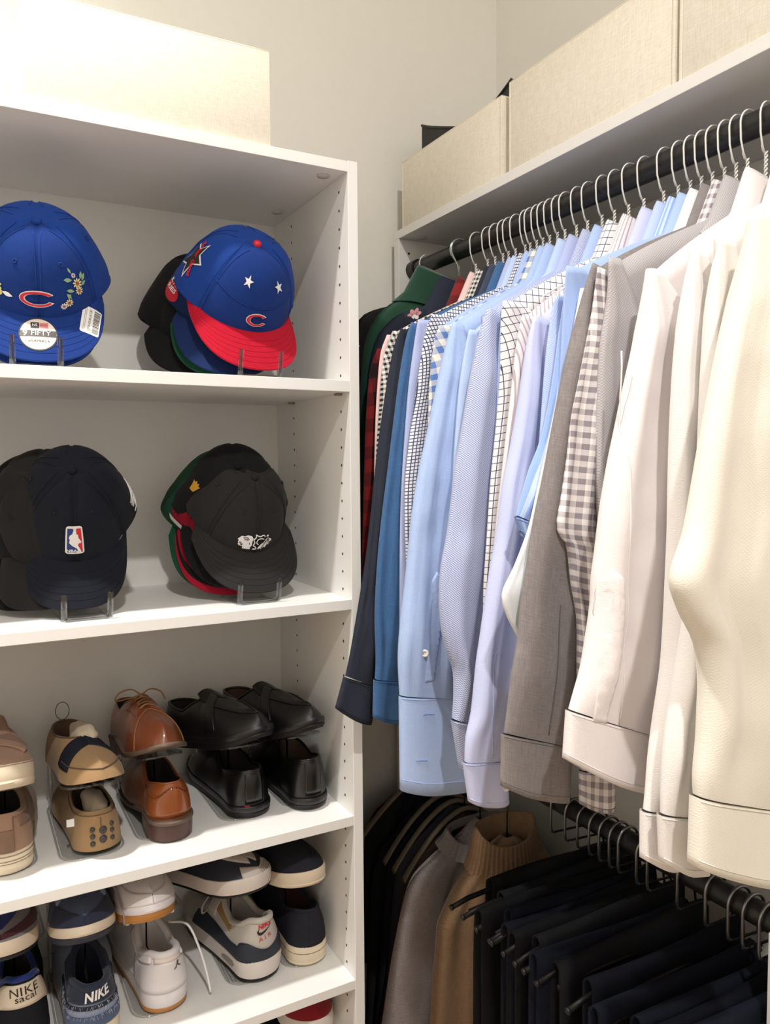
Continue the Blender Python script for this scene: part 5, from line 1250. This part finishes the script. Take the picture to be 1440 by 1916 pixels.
# ---------- pair 3: cognac oxfords
COG = leather('cognac leather', (146, 78, 36), .30, .4); COD = leather('chestnut leather', (124, 62, 32), .32, .4); HLB = solid('stacked leather heel', (74, 44, 34), .35, .12); SOL = solid('leather sole', (96, 78, 66), .6, .1)
LO = dict(L=.285, W=.046, heel=.80, throat=.50, rim=((0, .098), (.10, .092), (.27, .078), (.40, .092), (.5, .100)), ridge=((.5, .098), (.62, .084), (.78, .066), (.92, .056), (1, .050)), sole=.012, hsole=.034, spring=.014, ow=.025, toe=.24, bulge=.82)
def oxford_sole(r, g):
    mk('outsole', *g.layer(lambda x: .006+(.022 if x < g.L*.25 else max(0, .022*(1-(x/g.L-.25)/.3))), lambda x: .013+(.022 if x < g.L*.25 else max(0, .022*(1-(x/g.L-.25)/.3))), 1.06, 1.06), SOL, r, auto=45)
    V = []; n = 40
    for z, k in ((0, .99), (.028, 1.02)):
        for i in range(n):
            a = PI*i/(n-1); V.append(g.loc(.038-.042*k*math.sin(a), .039*k*math.cos(a), z))
        V.append(g.loc(.075, -.037*k, z)); V.append(g.loc(.075, .037*k, z))
    m = n+2; mk('heel_block', V, grid_faces(2, m, True)+[tuple(range(m-1, -1, -1)), tuple(m+i for i in range(m))], HLB, r, auto=40)
r, g = shoe('oxford_shoe', 'cognac leather brogue with punched heel counter, heel to the room', MB(.303, 1.306, z4+e0, 1), COG, LIN_D, geo=LO, collar_r=.0018); oxford_sole(r, g)
mk('heel_counter', *g.patch(-.30, .30, .04, lambda t: .80-.28*math.sin(PI*t*2)**2, .0012, 44, 8), COG, r)
for k in range(46):
    t = k/45; sg = -.30+.60*t; v = .80-.28*math.sin(PI*t*2)**2-.05
    c = g.pt(sg, v, .0013); c2 = g.pt(sg, v, .0019); mk('brogue_hole', *tube([c, c2], .0013 if k % 2 else .0008, 6), solid('punch brown', (70, 36, 20), .6, 0), r)
r, g = shoe('oxford_shoe', 'chestnut leather oxford with tied laces, toe to the room, on top of its pair', MT(.288, 1.276, z4+.156, 3, -14, .285), COD, LIN_D, geo=LO, collar_r=.0018); oxford_sole(r, g)
for sd in (-1, 1): mk('eyelet_stay', *g.patch(sd*.50, sd*.70, .62, .985, .0014, 14, 8), COD, r)
LCB = solid('brown lace', (150, 108, 70), .8, .08)
laces(r, g, LCB, (.50, .535, .57, .605, .64), .014)
mk('toe_cap_seam', *tube([g.pt((.74+.26*0), .02+.95*k/20, .0008) for k in range(21)]+[g.pt(-.74, .97-.95*k/20, .0008) for k in range(21)], .0009, 5), LCB, r)
B = lambda a, b, c: g.loc(a, b, c)
mk('lace_bow', *tube(smooth_path([B(.142, 0, .104), B(.148, -.018, .116), B(.150, -.040, .112), B(.146, -.046, .100), B(.142, -.026, .100), B(.142, 0, .104), B(.146, .016, .112), B(.16, .030, .106), B(.175, .034, .092)], 40), .0014, 6), LCB, r)
stacker('clear shoe stacker between the cognac oxfords', .292, 1.330, z4, z4+.140, .086, .24, -14)

# ---------- pairs 4 and 5: black loafers
BLL = leather('black calf leather', (13, 13, 14), .30, .15); BLS = leather('black grained leather', (15, 15, 16), .42, .08)
LL = dict(L=.290, W=.050, heel=.80, throat=.47, rim=((0, .084), (.12, .078), (.28, .066), (.40, .080), (.5, .092)), ridge=((.47, .094), (.6, .082), (.76, .064), (.92, .054), (1, .048)), sole=.020, spring=.012, ow=.029, toe=.24)
lyb = (('outsole', 0, .010, .99, 1.02, BRB), ('welt', .010, .021, 1.03, 1.03, BLS))
def loafer(label, M, mat, heel, geo=LL, ins=LIN_D):
    r, g = shoe('loafer', label, M, mat, ins, geo=geo, sole_layers=lyb, collar_r=.0026)
    if heel:
        mk('heel_strip', *g.patch(-.07, .07, .05, .93, .0010, 12, 10), mat, r)
        mk('collar_band', *g.patch(-.40, .40, .86, .985, .0014, 44, 5), mat, r)
    else:
        for sd in (-1, 1): mk('strap_band', *g.patch(sd*.585, sd*.66, .12, .99, .0020, 10, 14), mat, r)
        mk('apron_seam', *tube([g.pt((.64+.36*k/30) if k <= 30 else -(1-.36*(k-31)/30), .66, .0010) for k in range(62)], .0013, 6), mat, r)
        tongue(r, g, mat, .024, .004, .004, back=.010)
    return r, g
r, g = loafer('black loafer with wavy thick sole, heel to the room, under its pair', MB(.450, 1.322, z4+e0, 3), BLL, True)
mk('heel_mark', *g.patch(.035, .075, .0, .02, .0008, 6, 3), RTH, r, label='small red heel mark')
loafer('wide black loafer with apron toe, toe to the room, second pair from the tower side', MT(.460, 1.285, z4+.148, 18, -13, .290), BLS, False)
stacker('clear shoe stacker between the wide black loafers', .440, 1.330, z4, z4+.132, .090, .24, -13)
LL2 = dict(LL); LL2.update(W=.046, rim=((0, .092), (.12, .086), (.28, .072), (.40, .086), (.5, .096)))
BRL = solid('brown leather lining', (74, 52, 40), .7, .08)
r, g = loafer('plain black loafer against the tower side panel, heel to the room', MB(.556, 1.300, z4+e0, 0), BLL, True, LL2, BRL)
loafer('black loafer with brown lining against the tower side panel, toe to the room', MT(.560, 1.285, z4+.146, 15, -13, .290), BLS, False, LL2, BRL)
stacker('clear shoe stacker between the loafers at the tower side panel', .556, 1.330, z4, z4+.130, .084, .24, -13)

# ---------- lower row, pair 1: cream and blue runners
MESHB = fabric('cobalt mesh', (30, 48, 116)); BURG = suede('burgundy suede', (70, 26, 38)); GRS = suede('grey suede', (126, 122, 122)); CRL = leather('cream leather', (222, 206, 184), .5, .1); BKM = fabric('black mesh', (30, 31, 36)); SNV = suede('navy suede', (38, 46, 68)); LBL = fabric('frayed pale denim', (160, 172, 196), (120, 132, 160), 'chambray', streak=.3); SLB = suede('slate blue suede', (78, 92, 122))
LR = dict(L=.290, W=.051, heel=.82, throat=.50, rim=((0, .100), (.10, .094), (.28, .074), (.5, .098)), ridge=((.5, .100), (.65, .078), (.8, .062), (.93, .050), (1, .044)), sole=.032, spring=.010, ow=.027, toe=.22)
LRT = dict(LR); LRT.update(rim=((0, .078), (.10, .074), (.28, .066), (.5, .080)), ridge=((.5, .082), (.65, .072), (.8, .060), (.93, .050), (1, .044)), sole=.026, spring=.006)
LR1 = dict(LR, rim=((0, .128), (.08, .122), (.18, .100), (.30, .086), (.5, .100)))
r, g = shoe('running_shoe', 'black runner with cream heel panel lettered in black, under its pair', MB(.064, 1.330, z5+e0, 2), BKM, geo=LR1, sole_layers=(('outsole', 0, .010, .98, 1, BRB), ('midsole', .010, .034, 1.0, 1.0, BKM)), collar_m=MESHB, collar_r=.005)
mk('heel_panel', *g.patch(-.26, .26, .40, .84, .0026, 30, 8), CRL, r)
hm = g.heel_map(.62); logo_text(r, hm, 'NIKE', .020, KTH, .002, .005, .0034, .06, wide=1.05); logo_text(r, hm, 'sacai', .013, KTH, .004, -.005, .0038, .06, wide=1.3)
r, g = shoe('running_shoe', 'grey runner with cobalt mesh and burgundy trim, toe to the room', MT(.034, 1.274, z5+.196, -4, -11, .290), GRS, geo=LRT, sole_layers=(('outsole', 0, .008, .98, 1, BRB), ('midsole', .008, .028, 1.02, 1.0, CRL)), collar_m=MESHB)
mk('toe_mesh', *g.patch(.70, 1.0, .62, .99, .0015, 16, 6), MESHB, r); mk('toe_mesh', *g.patch(-1.0, -.70, .62, .99, .0015, 16, 6), MESHB, r)
for sd in (-1, 1): mk('trim_band', *g.patch(sd*.50, sd*1.0, lambda t: .10+.05*t, lambda t: .32+.05*t, .0022, 26, 6), BURG, r)
laces(r, g, WTH, (.52, .57, .62, .67, .72), .020, .0016); tongue(r, g, MESHB, .020, .0, .004)
stacker('clear shoe stacker between the cream and cobalt runners', .058, 1.340, z5, z5+.182, .094, .24, -11)

# ---------- pair 2: navy runners with frayed denim
r, g = shoe('running_shoe', 'navy runner with frayed pale denim and white heel lettering, under its pair', MB(.166, 1.296, z5+e0, -2), LBL, solid('navy lining', (26, 32, 50), .9, .06), geo=LR, sole_layers=(('outsole', 0, .010, .98, 1, CRL), ('midsole', .010, .034, 1.0, 1.0, CRL)), collar_m=SNV, collar_r=.006)
mk('heel_panel', *g.patch(-.20, .20, .50, .93, .0026, 30, 8), SNV, r); mk('denim_stripe', *g.patch(-.42, .42, .36, .44, .0024, 50, 4), solid('navy stripe', (40, 40, 56), .9, .08), r); mk('heel_counter', *g.patch(-.40, .40, .02, .22, .0022, 50, 6), SLB, r)
for sd in (-1, 1): mk('collar_overlay', *g.patch(sd*.20, sd*.46, .58, .97, .0022, 20, 8), SNV, r)
hm = g.heel_map(.66); logo_text(r, hm, 'NIKE', .020, WTH, .004, .002, .0036, .12, shear=.25, bold=.0006, wide=.9)
rr = random.Random(8); V = []; F = []
for k in range(150):
    sg = rr.uniform(-.36, .36); v = rr.choice((.36, .44, .23))+rr.uniform(-.01, .01); a = g.pt(sg, v, .0026); b = g.pt(sg+rr.uniform(-.012, .012), max(0, v-rr.uniform(.03, .08)), .0040)
    q = tube([a, b], .0003, 3); n = len(V); V += q[0]; F += [tuple(i+n for i in f) for f in q[1]]
mk('frayed_threads', V, F, solid('pale thread', (190, 198, 214), .9, .05), r, kind='stuff')
r, g = shoe('running_shoe', 'slate blue runner with cream midsole stripe, toe to the room, on top of its pair', MT(.154, 1.272, z5+.190, -2, -12, .290), SLB, geo=LRT, sole_layers=(('outsole', 0, .012, .98, 1.01, NRB), ('midsole', .012, .027, 1.03, 1.01, CRL)), collar_m=SNV)
mk('toe_guard', *g.patch(.72, 1.0, .0, .42, .0022, 18, 6), SNV, r); mk('toe_guard', *g.patch(-1.0, -.72, .0, .42, .0022, 18, 6), SNV, r)
for sd in (-1, 1): mk('side_stripe', *g.patch(sd*.48, sd*.74, lambda t: .62-.22*t, lambda t: .76-.22*t, .0026, 20, 4), LBL, r)
laces(r, g, SNV, (.52, .57, .62, .67), .018, .0016); tongue(r, g, SNV, .022, .0, .004)
mk('hanging_lace', *tube(smooth_path([g.loc(.17, .030, .082), g.loc(.22, .052, .060), g.loc(.262, .060, .030), g.loc(.272, .060, .012)], 20), .0016, 6), solid('taupe lace', (150, 136, 134), .8, .05), r)
stacker('clear shoe stacker between the navy runners', .162, 1.318, z5, z5+.176, .094, .24, -12)

# ---------- pair 3: white basketball trainers
WLE = leather('white leather', (232, 226, 228), .42, .15); WMS = fabric('white mesh', (228, 222, 222))
r, g = shoe('trainer', 'white leather trainer with gum sole and small jumper emblem on its heel', MB(.292, 1.322, z5+e0, 4), WLE, WMS, geo=dict(LR, W=.049), sole_layers=(('outsole', 0, .009, .985, .99, GUM), ('midsole', .009, .036, 1.0, 1.01, WLE)), collar_m=WMS, collar_r=.0065)
mk('heel_counter', *g.patch(-.34, .34, .02, lambda t: .62+.10*math.sin(PI*t)**4, .0022, 44, 8), WLE, r); mk('heel_tab', *g.patch(-.11, .11, .72, .95, .0030, 20, 6), solid('cream nubuck', (230, 216, 206), .8, .04), r)
hm = g.heel_map(.52)
jm = [(.000, .010), (.0016, .0095), (.0014, .0075), (.003, .0060), (.007, .0085), (.0075, .0078), (.0036, .0040), (.0026, .0010), (.0060, -.0030), (.0105, -.0040), (.0100, -.0055), (.0050, -.0050), (.0000, -.0010), (-.0030, -.0060), (-.0090, -.0085), (-.0095, -.0070), (-.0045, -.0035), (-.0018, .0030), (-.0018, .0060), (-.0002, .0075)]
q = flat([[(a*.75, b*.85) for a, b in jm]], .005); mk('heel_emblem', [hm(p[0]+.014, p[1]+.003, .0032) for p in q[0]], q[1], solid('olive print', (86, 76, 52), .6, .05), r)
mk('hanging_lace', *tube(smooth_path([g.loc(.10, -.030, .100), g.loc(.06, -.052, .108), g.loc(.030, -.062, .080), g.loc(.014, -.070, .040), g.loc(.004, -.074, .004)], 30), .0022, 6), WTH, r)
for sd in (-1, 1): mk('collar_pad', *g.patch(sd*.14, sd*.46, .70, .985, .0040, 20, 8), WMS, r)
r, g = shoe('trainer', 'white trainer with gum sole, toe to the room, on top of its pair', MT(.262, 1.278, z5+.192, 3, -11, .288), WLE, WMS, geo=dict(LRT, L=.288, W=.049), sole_layers=(('outsole', 0, .014, .985, 1.0, GUM), ('midsole', .014, .028, 1.02, 1.0, WLE)), collar_m=WMS)
mk('mudguard', *g.patch(.66, 1.0, .0, lambda t: .50-.12*math.sin(PI*t), .0022, 24, 6), WLE, r); mk('mudguard', *g.patch(-1.0, -.66, .0, lambda t: .50-.12*math.sin(PI*t), .0022, 24, 6), WLE, r)
laces(r, g, WTH, (.52, .58, .64, .70), .018, .0018); tongue(r, g, WMS, .022, .0, .004)
for k in range(8):
    c = g.loc(g.L*(.86+.012*(k % 2)), -.036+.0105*k, -.001+g.lift(g.L*.87)); d_ = g.loc(g.L*(.86+.012*(k % 2)), -.036+.0105*k, -.0045+g.lift(g.L*.87)); mk('sole_lug', *tube([c, d_], .0042, 5), CRL, r)
stacker('clear shoe stacker between the white trainers', .280, 1.330, z5, z5+.178, .094, .24, -11)

# ---------- pair 4: grey and navy air cushion runners
GRL = leather('pale grey leather', (198, 190, 182), .6, .05); WMD = solid('off white foam', (218, 208, 202), .55, .05); LRA = dict(LR); LRA.update(W=.053, sole=.038, rim=((0, .112), (.08, .108), (.17, .090), (.30, .080), (.5, .104)))
r, g = shoe('running_shoe', 'grey and navy runner with red heel lettering and air window', MB(.468, 1.320, z5+e0, 10), GRL, solid('grey lining', (176, 168, 164), .9, .05), geo=LRA, sole_layers=(('outsole', 0, .007, .98, .985, BRB), ('midsole', .007, .040, 1.0, 1.02, WMD)), collar_m=GRL, collar_r=.006)
mk('mudguard', *g.patch(-.62, .62, .0, lambda t: .30-.10*math.cos(2*PI*(t-.5)*3)*(1 if .33 < t < .67 else 0)+.12*abs(t-.5), .0026, 60, 6), NRB, r)
hm = g.heel_map(.62); logo_text(r, hm, 'NIKE', .0120, RTH, -.004, .010, .0022, .22, shear=.3, bold=.0005, wide=1.0); swoosh(r, hm, .030, KTH, -.004, .002, .0026, .16); logo_text(r, hm, 'A I R', .0090, RTH, -.004, -.010, .0022, .2, wide=1.3)
wn = [(.045, .022), (.050, .027), (.075, .026), (.092, .022), (.092, .017), (.075, .015), (.052, .016)]
q = flat([wn], .01); V = []
for p in q[0]:
    y = g.hw(p.x)*1.02+.0012; V.append(g.loc(p.x, y, p.y))
mk('air_window', V, q[1], solid('smoky window', (120, 108, 98), .2, .05, coat=.5), r, smooth=False)
for sd in (-1, 1): mk('tan_lining_panel', *g.patch(sd*.30, sd*.50, .62, .90, .0028, 16, 6), solid('tan panel', (162, 128, 80), .8, .06), r); mk('eyestay', *g.patch(sd*.46, sd*.58, .45, .99, .0036, 14, 8), GRL, r)
tongue(r, g, GRL, .022, .030, .005)
LCG = solid('grey lace', (178, 170, 168), .8, .05)
mk('lace_bow', *tube(smooth_path([g.loc(.165, .0, .104), g.loc(.150, .032, .112), g.loc(.135, .060, .104), g.loc(.128, .066, .092), g.loc(.140, .050, .088), g.loc(.160, .020, .098), g.loc(.165, -.004, .104), g.loc(.14, -.02, .112), g.loc(.115, -.026, .108), g.loc(.12, -.014, .098)], 50), .0020, 6), LCG, r)
r, g = shoe('running_shoe', 'navy and grey runner with ribbed toe bumper, on top of its pair', MT(.452, 1.285, z5+.190, 22, -11, .288), NRB, geo=dict(LRT, L=.288, W=.052), sole_layers=(('outsole', 0, .005, .98, .99, BRB), ('midsole', .005, .030, 1.0, 1.02, WMD)), collar_m=GRL)
for sd in (-1, 1): mk('toe_box', *g.patch(sd*.62, sd*.95, .60, .99, .0020, 18, 6), GRL, r)
mk('toe_bumper', *g.patch(.86, 1.0, .0, .40, .0030, 14, 6), GRL, r); mk('toe_bumper', *g.patch(-1.0, -.86, .0, .40, .0030, 14, 6), GRL, r)
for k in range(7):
    sg = .86+.022*k; mk('bumper_rib', *tube([g.pt(sg, .04+.30*j/5, .0034) for j in range(6)], .0009, 5), solid('darker rib grey', (140, 130, 118), .7, .05), r)  # ribs in a darker grey than the bumper
laces(r, g, LCG, (.52, .58, .64), .018, .0018); tongue(r, g, GRL, .022, .0, .004)
st = stacker('clear shoe stacker between the air cushion runners', .452, 1.332, z5, z5+.182, .100, .24, -11)
for k in range(7): mk('rib', *tube([(.405+.006*k, 1.345, z5+.003), (.405+.006*k, 1.46, z5+.003)], .0007, 5), CLEAR, st)

# ---------- pair 5: navy canvas sneakers
CAN = fabric('charcoal navy canvas', (44, 44, 52), (36, 36, 44), 'chambray'); CANB = solid('worn cream rubber', (224, 208, 184), .6, .07, .1, 120)
LC = dict(L=.285, W=.047, heel=.84, throat=.50, rim=((0, .104), (.10, .098), (.28, .080), (.5, .096)), ridge=((.5, .098), (.65, .078), (.8, .062), (.93, .052), (1, .046)), sole=.034, spring=.004, ow=.027, toe=.22)
lyc = (('outsole', 0, .006, .985, 1.0, CANB), ('midsole', .006, .036, 1.0, 1.0, CANB))
r, g = shoe('canvas_sneaker', 'charcoal canvas sneaker with cream sole, heel to the room, at the tower side panel', MB(.558, 1.318, z5+e0, 0), CAN, solid('maroon lining', (56, 28, 26), .9, .06), geo=LC, sole_layers=lyc)
mk('heel_strip', *g.patch(-.09, .03, .02, .97, .0012, 10, 10), CAN, r)
mk('foxing_line', *tube([g.loc((x_-g.L/2)*1.0135+g.L/2, y_*1.0135, .024) for x_, y_ in [(g.L*(1-math.cos(PI*abs(q/20)))/2, (1 if q >= 0 else -1)*g.hw(g.L*(1-math.cos(PI*abs(q/20)))/2)) for q in range(-10, 11)]], .0007, 4), MC['groove brown'], r)
r, g = shoe('canvas_sneaker', 'charcoal canvas sneaker with rounded cream toe, on top of its pair', MT(.553, 1.278, z5+.176, 13, -9, .285), CAN, geo=dict(LRT, L=.285, W=.048, toe=.24), sole_layers=(('outsole', 0, .006, .985, 1.0, CANB), ('midsole', .006, .027, 1.0, 1.01, CANB)))
mk('toe_seam', *tube([g.pt((.70+.30*k/20) if k <= 20 else -(1-.30*(k-21)/20), .60, .0008) for k in range(42)], .0009, 5), CAN, r)
laces(r, g, MC['navy stripe'], (.52, .57, .62, .67), .018, .0016)
stacker('clear shoe stacker between the charcoal canvas sneakers', .553, 1.330, z5, z5+.166, .088, .24, -9)

# ---------- bottom shelf: the tip of a red shoe
z6 = SH[5][0]
RDS = suede('red suede', (150, 28, 36))
r, g = shoe('red_sneaker', 'red suede sneaker with white heel on the lowest visible shelf', MT(.560, 1.290, z6+.192, 0, -8, .285), RDS, geo=dict(LRT, L=.285, W=.048), sole_layers=(('midsole', 0, .027, 1.0, 1.0, WRB),))
stacker('clear shoe stacker holding up the red suede sneaker', .560, 1.330, z6, z6+.182, .088, .24, -8)
r, g = shoe('black_sneaker', 'black sneaker in the dark below the red suede sneaker', MB(.560, 1.322, z6+e0, 0), BKM, geo=LC, sole_layers=(('midsole', 0, .034, 1.0, 1.0, BRB),))
r, g = shoe('black_sneaker', 'black sneaker beside the red suede sneaker on the lowest visible shelf', MB(.440, 1.322, z6+.002, 0), BKM, geo=LC, sole_layers=(('midsole', 0, .034, 1.0, 1.0, BRB),))
